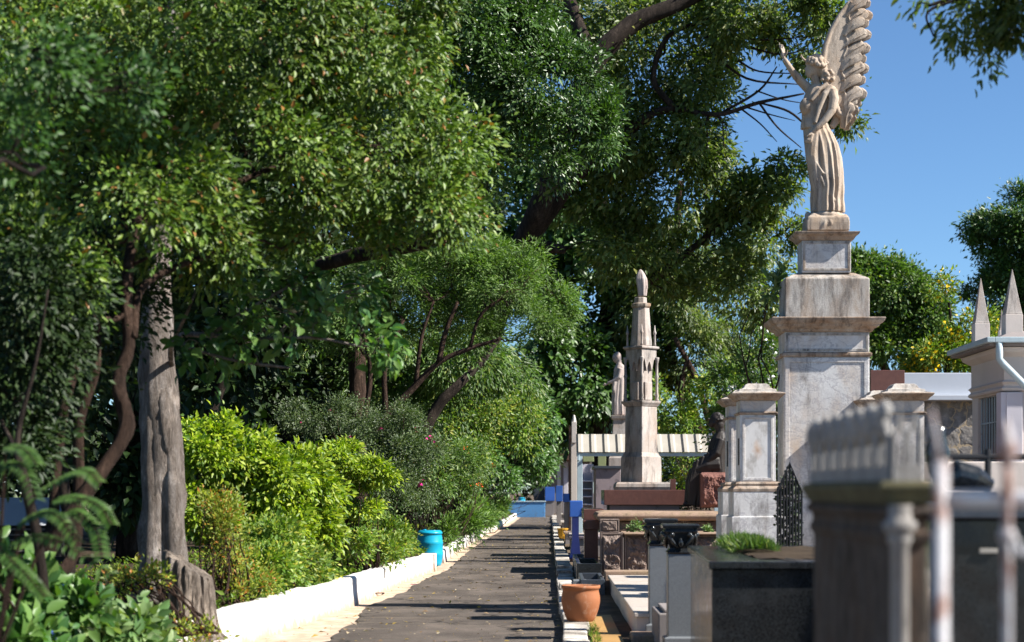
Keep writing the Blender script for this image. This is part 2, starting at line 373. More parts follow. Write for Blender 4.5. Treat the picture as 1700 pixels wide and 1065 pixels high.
def tree(name, label, cat, trunk, blobs, leaf, limbs=(), group=None, barkm=BARKD, ncl=900, per=22, cr=.35, L=.1, wr=.45, seed=1,
         droop=.3, twigs=80, hi=False, bloom=None, auto=True, **kw):
    rng = np.random.default_rng(seed); W = pb(blobs)
    t = spl(pp(trunk)); base = t[0][:3]
    root = thing(name, base, label, cat, group)
    m = MB(); m.tube([q[:3] for q in t], [max(.004, q[3]) for q in t], 12, .25, seed)
    part(m, 'trunk', barkm, root, smooth=True)
    me, C = crown(rng, W, ncl, per, cr, L, wr, leaf, base, droop, hi=hi, **kw)
    br = MB(); tp = np.array([q[:3] for q in t]); tr = np.array([q[3] for q in t])
    for lb in limbs:
        q = spl(pp(lb)); br.tube([a[:3] for a in q], [max(.004, a[3]) for a in q], 8, .2, seed)
        tp = np.vstack([tp, [a[:3] for a in q]]); tr = np.concatenate([tr, [a[3] for a in q]])
    if auto:
        for b in W:
            c = np.array(b[:3]); dd = np.linalg.norm(tp-c, axis=1); i = int(np.argmin(dd+1.5*np.maximum(0, tp[:, 2]-c[2]+.3)))
            r0 = min(tr[i]*.6, .02*np.linalg.norm(tp[i]-c)+.012); q = wig(rng, tp[i], c, 8, .12)
            br.tube(q, np.linspace(r0, r0*.35, 9), 6)
            tp = np.vstack([tp, q[2:]]); tr = np.concatenate([tr, np.linspace(r0, r0*.35, 9)[2:]])
    if twigs:
        for i in rng.choice(len(C), min(twigs, len(C)), replace=False):
            c = C[i]; j = int(np.argmin(np.linalg.norm(tp-c, axis=1))); q = wig(rng, tp[j], c, 5, .1)
            r0 = min(max(.006, tr[j]*.4), .03); br.tube(q, np.linspace(r0, .004, 6), 4)
    if br.n: part(br, 'branches', barkm, root, smooth=True)
    link('crown', me, root)
    if bloom:
        mat, k, s, pr = bloom[:4]; sel = C[rng.choice(len(C), min(k, len(C)), replace=False)]
        idx = np.repeat(np.arange(len(sel)), pr); pos = sel[idx]+rng.normal(size=(len(idx), 3))*s*1.3
        link('blossoms', leaf_mesh('blossoms', pos, rng.normal(size=(len(idx), 3)), rng.normal(size=(len(idx), 3)), s, .8, mat, base), root)
    return root
def bush(name, label, cat, base_px, blobs, leaf, group=None, seed=1, ncl=300, per=22, cr=.2, L=.06, wr=.5, droop=.2, stems=10, bloom=None, barkm=BARKB, hi=False, zbase=.35, **kw):
    rng = np.random.default_rng(seed); W = pb(blobs); px, d = base_px; base = np.array((X(px, d), d, zbase))
    root = thing(name, base, label, cat, group)
    me, C = crown(rng, W, ncl, per, cr, L, wr, leaf, base, droop, name='foliage', hi=hi, **kw)
    m = MB()
    for i in rng.choice(len(C), min(stems, len(C)), replace=False):
        q = wig(rng, base+rng.normal(size=3)*np.array((.2, .2, 0)), C[i], 6, .08); m.tube(q, np.linspace(.016, .004, 7), 5)
    if stems: part(m, 'stems', barkm, root, smooth=True)
    link('foliage', me, root)
    if bloom:
        mat, k, s, pr = bloom; sel = C[rng.choice(len(C), min(k, len(C)), replace=False)]+nrm(rng.normal(size=(min(k, len(C)), 3)))*.05
        idx = np.repeat(np.arange(len(sel)), pr); pos = sel[idx]+rng.normal(size=(len(idx), 3))*s*.6+np.array((.05, -.12, .03))
        link('blossoms', leaf_mesh('blossoms', pos, rng.normal(size=(len(idx), 3)), rng.normal(size=(len(idx), 3)), s, .8, mat, base), root)
    return root
# ================================================================ THE SETTING
def grid_sheet(name, x0, x1, y0, y1, nx, ny, z, mat, amp=0, sc_=.5, xl=None, xr=None):
    v = []; f = []
    for j in range(ny+1):
        y = y0+(y1-y0)*j/ny
        a = xl(y) if xl else x0; b = xr(y) if xr else x1
        for i in range(nx+1):
            x = a+(b-a)*i/nx
            v.append((x, y, z+(amp*mnoise.noise(Vector((x*sc_, y*sc_, 3.3))) if amp else 0)))
    for j in range(ny):
        for i in range(nx): q = j*(nx+1)+i; f.append((q, q+1, q+nx+2, q+nx+1))
    o = part(MB().add(v, f), name, mat); tag(o, kind='structure'); return o
grid_sheet('ground', -900, 900, -60, 1600, 2, 2, -.02, GROUND)
CP1 = [(-6, -5.6), (6, -4.6), (12, -4.05), (16, -3.72), (20, -3.40), (22.5, -3.19), (24.6, -3.05), (26.0, -2.93), (27.6, -2.86), (31.9, -2.79), (35.7, -2.64), (38.3, -2.46)]
CP2 = [(42.8, -2.50), (51, -2.56), (66, -2.46), (80, -2.30), (96, -2.16), (116, -2.10)]
def interp(cp, y):
    ys = [a for a, b in cp]; xs = [b for a, b in cp]; return float(np.interp(y, ys, xs))
ALLCP = CP1+CP2
def nz(a, b, c=0.): return mnoise.noise(Vector((a, b, c)))
def ledge(y):
    wd = np.interp(y, [0, 18, 21, 24, 26.5, 30, 36, 60, 116], [.8, .8, .74, .50, .16, .34, .24, .22, .2])
    return interp(ALLCP, y)+.06+wd*(1+.25*nz(y*1.1, 2.)) + .05*nz(y*4, 5.)
grid_sheet('sand_apron', 0, 0, -6, 118, 4, 300, -.004, APRON, .012, 1.5, xl=lambda y: interp(ALLCP, y)-.05, xr=lambda y: ledge(y)+.35)
def asp_sheet():
    grid_sheet('path', 0, 0, -6, 118.5, 24, 420, .016, ASPH, .010, 1.3, xl=ledge, xr=lambda y: .17)
asp_sheet()
def bedz(x, y): return .30+.10*nz(x*.6, y*.6)+.05*nz(x*2, y*2, 4)
def bed():
    v = []; f = []; ny, nx = 150, 26
    for j in range(ny+1):
        y = -6+124*j/ny; xr = interp(ALLCP, y)-.1
        for i in range(nx+1):
            t = (i/nx)**2; x = xr-t*60; v.append((x, y, bedz(x, y) if t < .999 else -.1))
    for j in range(ny):
        for i in range(nx): q = j*(nx+1)+i; f.append((q, q+nx+1, q+nx+2, q+1))
    tag(part(MB().add(v, f), 'garden_bed', SOIL, smooth=True), kind='structure')
bed()
def curb(cp, hs, name, label, pier=False):
    m = MB(); rings = []
    y = cp[0][0]
    while y <= cp[-1][0]+1e-6:
        x = interp(cp, y); h = float(np.interp(y, [q[0] for q in hs], [q[1] for q in hs]))+.02*nz(y*1.3, 7)+.008*nz(y*6, 3)
        k = .012*nz(y*2.5, 1.)+.02*nz(y*.7, 9.)
        rings.append([(x+.03+k*.4, y, -.05), (x+k*.6, y, h*.5), (x-.005+k, y, h-.025), (x-.03+k, y, h), (x-.20+k, y, h+.006*nz(y*5, 8)), (x-.225, y, h-.03), (x-.23, y, -.05)])
        y += .14
    m.loft(rings)
    if pier:
        x = interp(cp, cp[-1][0]); m.box(x-.26, x+.05, cp[-1][0]-.05, cp[-1][0]+.32, -.05, hs[-1][1]+.015)
    single(m, name, WHITEWASH, label, 'curb', 'whitewashed curbs of the garden bed', bevel=.012, smooth=False)
curb(CP1, [(-6, .42), (20, .42), (24.3, .44), (24.7, .40), (27, .43), (30, .40), (38.3, .36)], 'curb_wall', 'near stretch of whitewashed curb in front of the blue barrel', True)
curb(CP2, [(42.8, .30), (60, .30), (116, .28)], 'curb_wall', 'far stretch of whitewashed curb beyond the blue barrel')
def kerb_right():
    rng = random.Random(4); m = MB(); y = 8.0
    while y < 117:
        L = rng.uniform(.55, 1.1) if y > 24 else 1.6; h = rng.uniform(.10, .18) if y > 24.5 else .125
        x0 = .15+rng.uniform(-.02, .02); m.box(x0, x0+rng.uniform(.26, .32), y, y+L-rng.uniform(.01, .04), -.03, h, rng.uniform(-.015, .015)); y += L
    o = part(m, 'kerb', KERB, bevel=.018); tag(o, kind='structure')
kerb_right()
grid_sheet('plot_ground', .44, 60, 4, 117, 40, 80, .05, GROUND, .03, .8)
grid_sheet('tiled_walk', .47, .80, 14, 23.6, 2, 10, .085, OCHRE, .004, 3)
# fallen leaves and petals on the path
def litter():
    rng = np.random.default_rng(5); N = 2600
    y = 17+100*rng.random(N)**1.7; lo = np.array([interp(ALLCP, q) for q in y]); x = lo+.1+(0.1-lo)*rng.random(N)**.8
    pos = np.stack([x, y, np.full(N, .032)], 1); d = rng.normal(size=(N, 3)); d[:, 2] *= .15; up = rng.normal(size=(N, 3))*.25+np.array((0, 0, 1))
    m = leafm('dry_leaf', (.12, .075, .04), (.28, .19, .11), (.50, .42, .28), (.42, .30, .06), .15, .7, .1, .2)
    me = leaf_mesh('fallen_leaves', pos, d, up, (.02+.085*rng.random(N)**3), .5, m, (0, 0, 0)); tag(link('fallen_leaves', me), 'dry fallen leaves scattered over the dark asphalt path', 'leaf litter', kind='stuff')
litter()
fl = leaf_mesh('fallen_flower', P(686, 974, 32)[None, :]*0+np.array([[X(686, 32), 32.0, .045]]*4), np.array([(1, 0, .2), (0, 1, .2), (-1, 0, .2), (0, -1, .3)]), np.array([(0, 0, 1)]*4), .07, .8, PINK, (X(686, 32), 32, .04))
o = link('fallen_flower', fl); o.location = (X(686, 32), 32, .04); tag(o, 'pink blossom lying at the left edge of the asphalt path', 'flower')

# ================================================================ MONUMENTS ON THE RIGHT
def px_rect(m, x0, x1, d, depth, prof):
    """prof: list of (py, expand_px) from bottom to top, front face at depth d"""
    s = d/F; m.rect(X(x0, d), X(x1, d), d, d+depth, [(Z(y, d), e*s) for y, e in prof])
# --- angel monument
D0 = 25.0
ped = thing('angel_pedestal', (X(1372, D0), D0+.35, .05), 'tall stained white marble pedestal carrying the winged angel statue', 'pedestal')
m = MB(); px_rect(m, 1301.5, 1443.5, D0, .69, [(1035, 0), (830, 0), (592, 0)]); part(m, 'shaft', MARBLE, ped, .006)
m = MB()
px_rect(m, 1301.5, 1443.5, D0, .69, [(1036, 12), (850, 12), (843, 9), (838, 5), (832, 4), (826, .8)]); part(m, 'plinth', MARBLE, ped, .005)
m = MB(); px_rect(m, 1301.5, 1443.5, D0, .69, [(592, .3), (591.5, 3), (589, 4), (586, 4), (584.5, .8), (584, .8)]); part(m, 'moulding', CORNICE, ped, .004)
m = MB(); px_rect(m, 1303, 1443, D0, .69, [(584, 0), (551, 0)]); part(m, 'frieze', MARBLE, ped, .004)
m = MB(); px_rect(m, 1303, 1443, D0, .69, [(551, 1), (550, 5), (546, 7), (542, 14), (538, 16), (537, 19), (533, 22), (529, 23.5), (527.5, 23), (526.5, 2)]); part(m, 'cornice', CORNICE, ped, .004)
m = MB(); px_rect(m, 1304, 1443.7, D0, .69, [(526.5, 0), (462, 0), (460, -1.5), (450, -22)]); part(m, 'upper_block', MARBLE_D, ped, .01)
m = MB(); px_rect(m, 1331.5, 1412.7, D0+.11, .46, [(452, 0), (399, 0)]); part(m, 'neck_block', MARBLE, ped, .005)
m = MB(); px_rect(m, 1331.5, 1412.7, D0+.11, .46, [(399, .5), (398, 4), (393, 7), (389, 12), (385.5, 13.5), (385, 13)]); part(m, 'capstone', CORNICE, ped, .004)
def frame_px(m, x0, x1, y0, y1, wpx, d, out):
    """raised border strips on a front face at depth d"""
    for a, b, c, e in ((x0, x0+wpx, y0, y1), (x1-wpx, x1, y0, y1), (x0+wpx, x1-wpx, y0, y0+wpx), (x0+wpx, x1-wpx, y1-wpx, y1)):
        m.box(X(a, d), X(b, d), d-out, d+.02, Z(e, d), Z(c, d))
m = MB(); frame_px(m, 1303.5, 1441.5, 594, 824, 7, D0, .012); part(m, 'panel_frame', MARBLE, ped, .003)
m = MB(); frame_px(m, 1304.5, 1441.5, 552.5, 582.5, 4, D0, .010); part(m, 'panel_frame', MARBLE_D, ped, .003); m = MB(); frame_px(m, 1333, 1411.3, 400, 449, 4, D0+.11, .010); part(m, 'panel_frame', MARBLE_D, ped, .003)
# --- small marble piers
def stainmat():
    t = NT('orange_stained_marble'); mp = t.n('ShaderNodeMapping'); mp.inputs['Location'].default_value = (0, 0, -2.187/.28); mp.inputs['Scale'].default_value = (1/.15, 0, 1/.28)
    t.l(t.tc.outputs['Object'], mp.inputs[0]); ln = t.n('ShaderNodeVectorMath', operation='LENGTH'); t.l(mp.outputs[0], ln.inputs[0])
    md = t.n('ShaderNodeMath', operation='MULTIPLY_ADD'); t.l(t.noise(9, 7, .7), md.inputs[0]); md.inputs[1].default_value = 1.1; t.l(ln.outputs['Value'], md.inputs[2])
    base = t.ramp(t.noise(5, 8, .7, (1, 1, .5)), [(.35, (.36, .33, .30)), (.5, (.66, .64, .62)), (.7, (.72, .70, .68))])
    return t.done(t.mix(t.ramp(md.outputs[0], [(.95/2, G3(.85)), (1.55/2, G3(0))]) if False else t.ramp(md.outputs[0], [(.6, G3(.85)), (1.0, G3(.0))]), base, t.ramp(t.noise(14, 6), [(.35, (.62, .44, .31)), (.65, (.48, .31, .21))])), .75, .3)
STAINED = stainmat()
def pier(px0, d, label, first=None):
    pr = thing('marble_pier', (X(px0+28, 23), d+.25, .05), label, 'pier', 'marble piers beside the angel pedestal')
    dd = 23.0; s = dd/F; x0, x1 = X(px0, dd), X(px0+57, dd)
    def q(name, prof, mt, bv=.004, grow=0):
        mm = MB(); mm.rect(x0-grow*s, x1+grow*s, d, d+.47, [(Z(y, dd), e*s) for y, e in prof]); part(mm, name, mt, pr, bv)
    q('plinth', [(1050, 16), (857.5, 16), (857, 13.5), (856.5, 13), (816, 13)], MARBLE, .005)
    q('base_moulding', [(816, 13.5), (811, 14), (809, 12), (806, 8), (803, 9.5), (800, 8), (799, .5)], CORNICE)
    q('shaft', [(799, 1), (688, 1)], STAINED if (px0 < 1300 and d < 23.5) else MARBLE)
    q('moulding', [(688, 1.2), (687.5, 4), (684.5, 5), (683, 1)], CORNICE)
    q('frieze', [(683, 1), (664.5, 1)], MARBLE)
    q('cornice', [(664.5, 1.5), (663, 7), (660, 9), (656, 14), (653, 16), (652, 15)], CORNICE)
    q('cap', [(652, 15), (649, 3), (645.5, 2), (645, -2), (643, -6), (638, -9), (636, -12), (635.5, -13)], MARBLE_D)
    mm = MB(); frame_px(mm, px0+3, px0+54, 691, 797, 4, dd, .010)
    for i in range(len(mm.v)): a, b, c = mm.v[i]; mm.v[i] = (a, b+(d-dd)-1*s*0-.008, c)
    part(mm, 'panel_frame', MARBLE, pr, .003)
    for sx, xx in ((-1, x0-1*s), (1, x1+1*s)):
        mm = MB()
        for k in range(14): mm.ell((xx+sx*.006, d+.10, Z(770-k*3.2, dd)), (.012, .03, .012+.002), 6, 4)   # small bronze garland on the side face
        part(mm, 'side_garland', BRONZE, pr, smooth=True)
    return pr
pier(1229.5, 23.0, 'front marble pier with orange stained panel left of the angel pedestal')
pier(1229.5, 24.45, 'rear marble pier half hidden behind the front pier left of the angel')
pier(1476, 23.0, 'front marble pier right of the angel pedestal behind the stone cresting')
pier(1476, 24.6, 'rear marble pier right of the angel pedestal against the brown granite block')
# base slab of the whole plot
m = MB(); m.box(X(1200, 23)-.15, X(1560, 23), 22.6, 27.4, .02, .24); single(m, 'plot_slab', GREYC, 'low grey slab under the angel pedestal and its marble piers', 'grave slab', bevel=.01)

# --- the angel. px units: x right, y away, z = photo row
class PX:
    def __init__(s, d, k=1.0): s.d = d; s.s = d/F; s.m = MB()
    def c(s, x, y, z): return (X(x, s.d), s.d+y*s.s, Z(z, s.d))
    def tube(s, pts, rad, n=10): s.m.tube([s.c(*p) for p in pts], [r*s.s for r in rad] if hasattr(rad, '__len__') else rad*s.s, n); return s
    def ell(s, c, r, rot=None, n=14, mm=10): s.m.ell(s.c(*c), [q*s.s for q in r], n, mm, rot); return s
    def robe(s, secs, n=72, folds=9, amp=1.6, seed=0, tw=.0):
        """secs: (zrow, cx, cy, rx, ry, foldamp)"""
        rings = []; zs = [q[0] for q in secs]; nn = max(8, int(abs(zs[-1]-zs[0])/2.2))
        rows = np.linspace(zs[0], zs[-1], nn); o = 1 if zs[-1] > zs[0] else -1
        for z in rows:
            v = [np.interp(o*z, [o*q for q in zs], [q[k] for q in secs]) for k in range(1, 6)]
            ring = []
            for k in range(n):
                th = 2*math.pi*k/n
                ph = folds*th+tw*(z-zs[0])+1.3*math.sin(2*th+seed)+.8*math.sin(3*th+seed*2)
                fo = (1-abs(math.sin(ph/2)))*2-1 if True else 0
                r = 1+0*th; dx = v[4]*amp*(fo+.4*math.sin(folds*1.7*th+seed+z*.05))
                ring.append(s.c(v[0]+(v[2]+dx)*math.cos(th), v[1]+(v[3]+dx)*math.sin(th), z))
            rings.append(ring)
        s.m.loft(rings); return s
def rot(ax, deg): 
    from mathutils import Matrix
    return Matrix.Rotation(R(deg), 3, ax)
AD = 25.34
ang = thing('angel_statue', (X(1370, AD), AD, Z(385, AD)), 'stone angel with raised hand and tall wings standing on the pedestal', 'statue')
b = PX(AD)
b.robe([(353, 1374, 0, 27, 24, 1), (345, 1374, 0, 27.5, 24, 1), (330, 1373, 0, 27, 23, 1), (310, 1374, 0, 27, 23, 1), (285, 1371, 0, 29, 22, .9), (262, 1368, 0, 29.5, 21, .8), (240, 1364, 0, 28, 20, .6), (222, 1359, 0, 24.5, 18, .5), (208, 1354, 1, 20.5, 16, .3), (198, 1352, 1, 19, 14, .2)], 110, 13, 2.3, 2.0, .016)
# forward leg under the cloth, and diagonal swathe
b.tube([(1352, -8, 215), (1347, -12, 262), (1353, -11, 300), (1360, -9, 345)], [12, 11, 10, 8])
b.tube([(1340, -10, 236), (1352, -18.5, 275), (1366, -21, 312), (1384, -19, 336)], [2, 2.2, 2, 1.6])
b.tube([(1338, -8, 230), (1345, -18, 262), (1362, -21, 290), (1382, -18, 300)], [2.6, 2.6, 2.4, 2])
# overfold at waist
b.robe([(214, 1353, 0, 24, 19, 1.2), (206, 1352, 0, 23, 18, 1), (198, 1351, 0, 20, 15, .6), (186, 1352, 0, 21, 16, .8), (172, 1354, 0, 23, 17, .8), (158, 1358, 0, 23, 16, .6), (148, 1361, 0, 21, 14, .4), (141, 1361, 0, 14, 10, .2)], 72, 9, 1.2, 1.0)
b.ell((1338, -7, 178), (12, 11, 15)); b.ell((1342, 8, 176), (11, 10, 14)); b.ell((1379, -7, 153), (9, 10, 10)); b.ell((1345, 8, 147), (9, 9, 9))
b.tube([(1357, 0, 145), (1354, 0, 133), (1351, 0, 122)], [9, 7.5, 7.5])
# head looking left
b.ell((1350, -1, 112), (12.5, 11.5, 17)); b.ell((1343.5, -2, 119), (7.5, 8, 9)); b.ell((1338, -2.5, 115), (3, 2, 3.2)); b.ell((1341, -3, 121.5), (3.4, 3.2, 1.7)); b.ell((1343, -2.5, 127), (3.6, 3.4, 2.6)); b.ell((1340.5, -3, 107), (3, 5.5, 2.2))
# raised far arm, hand with five fingers
b.tube([(1346, 8, 148), (1338, 8, 140), (1328, 6, 131), (1317, 3, 119), (1307, 1, 105), (1302, 0, 97)], [8.5, 8, 7.2, 6, 4.6, 3.6])
b.ell((1300, 0, 91), (3.8, 3.2, 6.2), rot('Y', -12))
for q, r_ in ((((1298.5, -2.2, 87), (1296, -2.4, 80), (1296.5, -2.8, 74)), 1.35), (((1299.5, -.6, 86), (1294.8, -.6, 78), (1293.5, -.5, 70)), 1.4), (((1301, .8, 86), (1299.5, .9, 79), (1299, .6, 73)), 1.35), (((1302.5, 2.2, 87), (1302.5, 2.4, 82), (1301, 2.2, 77)), 1.2), (((1303, -1.5, 92), (1306, -3, 88), (1307, -3.6, 83)), 1.45)):
    b.tube(q, [r_, r_, r_*.75], 7)
# near arm bent, hand pressing the drapery
b.tube([(1379, -12, 153), (1382, -16, 168), (1378, -19, 186)], [9.5, 8.5, 7.2]); b.ell((1378, -19, 187), (7, 6.8, 7)); b.tube([(1378, -19, 187), (1366, -21, 203), (1352, -21, 217), (1347, -20, 222)], [7, 6, 4.4, 3.8])
b.ell((1343, -20, 227), (5, 3.6, 6.4), rot('Y', 30))
for k, (ex, ez) in enumerate(((1333, 238), (1335.5, 240.5), (1338.5, 241.5), (1341.5, 240.5))):
    b.tube([(1341+k*1.3, -20-.4*k, 229+k*.5), (1337.5+k*1.9, -21.5, 235+k*.6), (ex, -20, ez)], [1.5, 1.4, 1.1], 7)
b.tube([(1345, -22, 225), (1340, -24.5, 228), (1335.5, -24, 231)], [1.7, 1.5, 1.2], 7)
# cloak falling from the near shoulder
b.tube([(1378, -13, 147), (1366, -18, 160), (1356, -19, 185), (1350, -19, 208)], [6, 5.5, 4.5, 3.5]); b.tube([(1372, -14, 142), (1358, -17, 152), (1344, -17, 170)], [4, 3.6, 3])
b.tube([(1386, 2, 150), (1392, 4, 175), (1388, 4, 200), (1380, 0, 212)], [7, 8, 7, 5])
# feet
b.ell((1359, -13, 351), (11, 6, 5)); b.ell((1388, -8, 349), (11, 7, 6))
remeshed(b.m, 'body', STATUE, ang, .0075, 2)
h = PX(AD); rg = random.Random(3)
h.ell((1356, 0, 107), (17, 15, 13)); h.ell((1365, 0, 118), (12, 13, 13))
for k in range(95):
    th = rg.uniform(0, 6.28); ph = rg.uniform(-.2, 1.45); ex = math.cos(th)*math.cos(ph)
    x, y, z = 1355+19*ex, 17*math.sin(th)*math.cos(ph), 109-16*math.sin(ph)
    if x < 1342 and z > 106: continue
    h.ell((x, y, z), (rg.uniform(2.6, 4.4),)*3, None, 8, 6)
for k in range(44): h.ell((1367+rg.uniform(-6, 17), rg.uniform(-15, 13), 121+rg.uniform(-8, 17)), (rg.uniform(2.8, 4.8),)*3, None, 8, 6)
h.tube([(1337, -2, 101), (1332, -3, 97), (1329, -3, 91)], [2.2, 1.8, 1], 7)   # star-like front tuft
remeshed(h.m, 'hair', STATUE, ang, .0075, 1)
def wing(name, dy, dx, tilt):
    g = PX(AD)
    def W(x, y, z): return (x+dx, dy+y+(x-1385)*tilt, z)
    def blade(pts, wd, th, sh=-2.6):
        """flat feather: pts in the wing plane, wd half widths, th half thickness"""
        rings = []; p = [np.array(q, float) for q in pts]
        for i, q in enumerate(p):
            t = p[min(i+1, len(p)-1)]-p[max(i-1, 0)]; tl = math.hypot(t[0], t[2]); nx, nz_ = -t[2]/tl, t[0]/tl
            rings.append([g.c(*W(q[0]+nx*wd[i]*math.cos(a), q[1]+th*math.sin(a)*(1 if math.sin(a) < 0 else .7)+sh*math.cos(a), q[2]+nz_*wd[i]*math.cos(a))) for a in np.linspace(0, 2*math.pi, 14, endpoint=False)])
        g.m.loft(rings)
    lead = [(1402, 197), (1391, 188), (1382, 170), (1373, 145), (1367, 120), (1366, 98), (1370, 76), (1379, 52), (1392, 28), (1408, 6), (1426, -8)]
    g.tube([W(x, 0, z) for x, z in lead], [5, 6.5, 6.5, 6, 5.5, 5, 5, 4.5, 4, 3.5, 2], 10)
    # smooth inner membrane
    inner = [(1406, 196), (1404, 178), (1403, 158), (1401, 138), (1400, 118), (1402, 98), (1406, 78), (1411, 58), (1416, 36), (1424, 14), (1430, -8)]
    ring = [(x, z) for x, z in lead]+[(x, z) for x, z in inner[::-1]]
    g.m.loft([[g.c(*W(x, yy, z)) for x, z in ring] for yy in (-3.2, 3.0)])
    # outer feathers, broad lobes with rounded curled ends, overlapping upward
    tips = [(1436, 2), (1440, 20), (1433, 36), (1438, 58), (1436, 76), (1429, 92), (1434, 113), (1428, 131), (1430, 150), (1420, 164), (1414, 180), (1408, 190)]
    for k, (tx, tz) in enumerate(tips):
        x0 = np.interp(tz, [0, 60, 120, 190], [1402, 1396, 1392, 1398]); pts = []; wd = []
        for u in np.linspace(0, 1, 12):
            pts.append((x0+(tx-x0)*u, -1-5.5*math.sin(u*1.9)+1.5*math.sin(k*2.3), tz+24+3*math.sin(k*1.7)-34*u**.8+8*u*u)); wd.append(3+7.5*math.sin(min(1, u*1.15+.12)*math.pi*.5) if u < .82 else 10.4*math.sqrt(max(.02, 1-((u-.82)/.19)**2)))
        blade(pts, wd, 2.4, -2.9)
        g.tube([W(x0+4, -5, tz+22), W((x0+tx)/2, -9.6, tz+8), W(tx-3, -9.8, tz-1)], [.9, 1.1, .8], 6)
    # wavy ridge where the feathers leave the smooth inner part
    rp = []
    for k in range(61):
        u = k/60; z = 4+188*u; rp.append(W(np.interp(z, [0, 60, 120, 192], [1412, 1403, 1396, 1399])+4.5*abs(math.sin(u*math.pi*6.5+.4*math.sin(u*9))), -4.2, z))
    g.tube(rp, 1.1, 8)
    return remeshed(g.m, name, STATUE, ang, .0072, 1)
wing('wing', -5, 0, .10); wing('wing', 15, 9, -.10)
r_ = PX(AD); r_.m.rect(X(1336, AD), X(1406, AD), AD-.24, AD+.24, [(Z(386, AD), 0), (Z(372, AD), .004), (Z(364, AD), -.006), (Z(360, AD), -.05)])
for k in range(46):
    th = rg.uniform(0, 6.28); r_.ell((1371+31*math.cos(th), 26*math.sin(th), rg.uniform(358, 381)), (rg.uniform(4, 8), rg.uniform(3, 6), rg.uniform(5, 10)), rot('Y', rg.uniform(-30, 30)), 8, 6)
r_.ell((1371, 0, 358), (30, 26, 9))
remeshed(r_.m, 'rock_base', STATUE, ang, .012, 1)

# --- obelisk monument with gothic niche tier
OD = 42.0; s = OD/F; ox = X(1066.5, OD); oy = OD+.6
ob = thing('obelisk_monument', (ox, oy, .3), 'tall tapering marble monument with pointed niches and corner colonnettes', 'monument')
def sq(m, prof, n=4, rt=0): m.poly(ox, oy, n, [(Z(y, OD), r*s) for y, r in prof], rt)
m = MB(); m.rect(X(1026, OD), X(1109, OD), OD-.15, OD+1.2, [(Z(860, OD), 0), (Z(815, OD), 0), (Z(814, OD), 3*s), (Z(808, OD), 5*s), (Z(803, OD), 4*s), (Z(800, OD), 1*s)]); part(m, 'foot_slab', OBEL, ob, .01)
m = MB(); sq(m, [(801, 35), (757, 34), (756, 32), (750, 29)]); part(m, 'lower_base', OBEL, ob, .015)
m = MB(); sq(m, [(751, 28), (673, 27)]); part(m, 'shaft', OBEL, ob, .02)
m = MB(); sq(m, [(673, 27.5), (670, 30), (667, 33), (664, 34), (663.5, 33)]); part(m, 'cornice', OBEL, ob, .008)
m = MB(); sq(m, [(664, 19), (592, 19)]); sq(m, [(594, 26), (577, 26)]); part(m, 'niche_core', OBEL, ob, .01)
for a in range(4):   # pointed arches on each face
    th = math.pi/4+a*math.pi/2; n_ = Vector((math.cos(th), math.sin(th), 0)); tx = Vector((-n_.y, n_.x, 0)); mm = MB()
    c0 = Vector((ox, oy, 0))+n_*(18.6*s); hw = 9.5*s; zt, zs, zb = Z(596, OD), Z(612, OD), Z(628, OD); 
    out = []; inn = []
    for k in range(9):
        u = -1+2*k/8; yy = zs+(zt-zs)*(1-abs(u)**1.6)
        inn.append((u*hw*.68, yy-.02)); out.append((u*hw*1.35, zt+.10))
    vv = []; 
    for (a0, z0), (a1, z1) in zip(out, inn):
        for off in (0, .07):
            vv.append(tuple(c0+tx*a0-n_*off+Vector((0, 0, z0)))); vv.append(tuple(c0+tx*a1-n_*off+Vector((0, 0, z1))))
    ff = []
    for k in range(8):
        q = k*4; ff += [(q, q+4, q+5, q+1), (q+2, q+3, q+7, q+6), (q+1, q+5, q+7, q+3), (q, q+2, q+6, q+4)]
    mm.add(vv, ff)
    part(mm, 'pointed_arch', OBEL, ob)
    mm = MB(); cc = Vector((ox, oy, 0))+n_*(13.8*s); mm.loft([[tuple(cc+tx*a_+n_*b_+Vector((0, 0, z_))) for a_, b_ in ((-hw*.9, -.02), (hw*.9, -.02), (hw*.9, .05), (-hw*.9, .05))] for z_ in (Z(662, OD), Z(632, OD))]); part(mm, 'relief_panel', OBEL, ob, .01)
for a in range(4):
    th = a*math.pi/2; cx_, cy_ = ox+26.5*s*math.cos(th), oy+26.5*s*math.sin(th); mm = MB()
    mm.poly(cx_, cy_, 12, [(Z(y, OD), r*s) for y, r in ((664, 3.6), (661, 3.6), (659, 2.4), (655, 3.2), (650, 2.3), (626, 2.2), (622, 3.4), (619, 2.2), (600, 2.2), (596, 3.2), (592, 4), (590, 4))])
    part(mm, 'colonnette', OBEL, ob, smooth=True)
m = MB(); sq(m, [(577, 27), (575.5, 30.5), (573, 31), (572, 30), (571, 24)]); part(m, 'upper_cornice', OBEL, ob, .006)
m = MB(); m.poly(ox, oy, 8, [(Z(y, OD), r*s) for y, r in ((571, 19.5), (562, 19), (556, 18), (507, 14.5))], math.pi/8); part(m, 'tapered_block', OBEL, ob, .01)
m = MB(); m.poly(ox, oy, 8, [(Z(y, OD), r*s) for y, r in ((507, 15), (504, 17), (500, 17.5), (499, 15))], math.pi/8); part(m, 'upper_cap', CORNICE, ob, .006)
m = MB(); m.poly(ox-1*s, oy, 8, [(Z(y, OD), r*s) for y, r in ((499, 11.5), (490, 11), (489, 10))], math.pi/8); part(m, 'finial_base', OBEL, ob, .006)
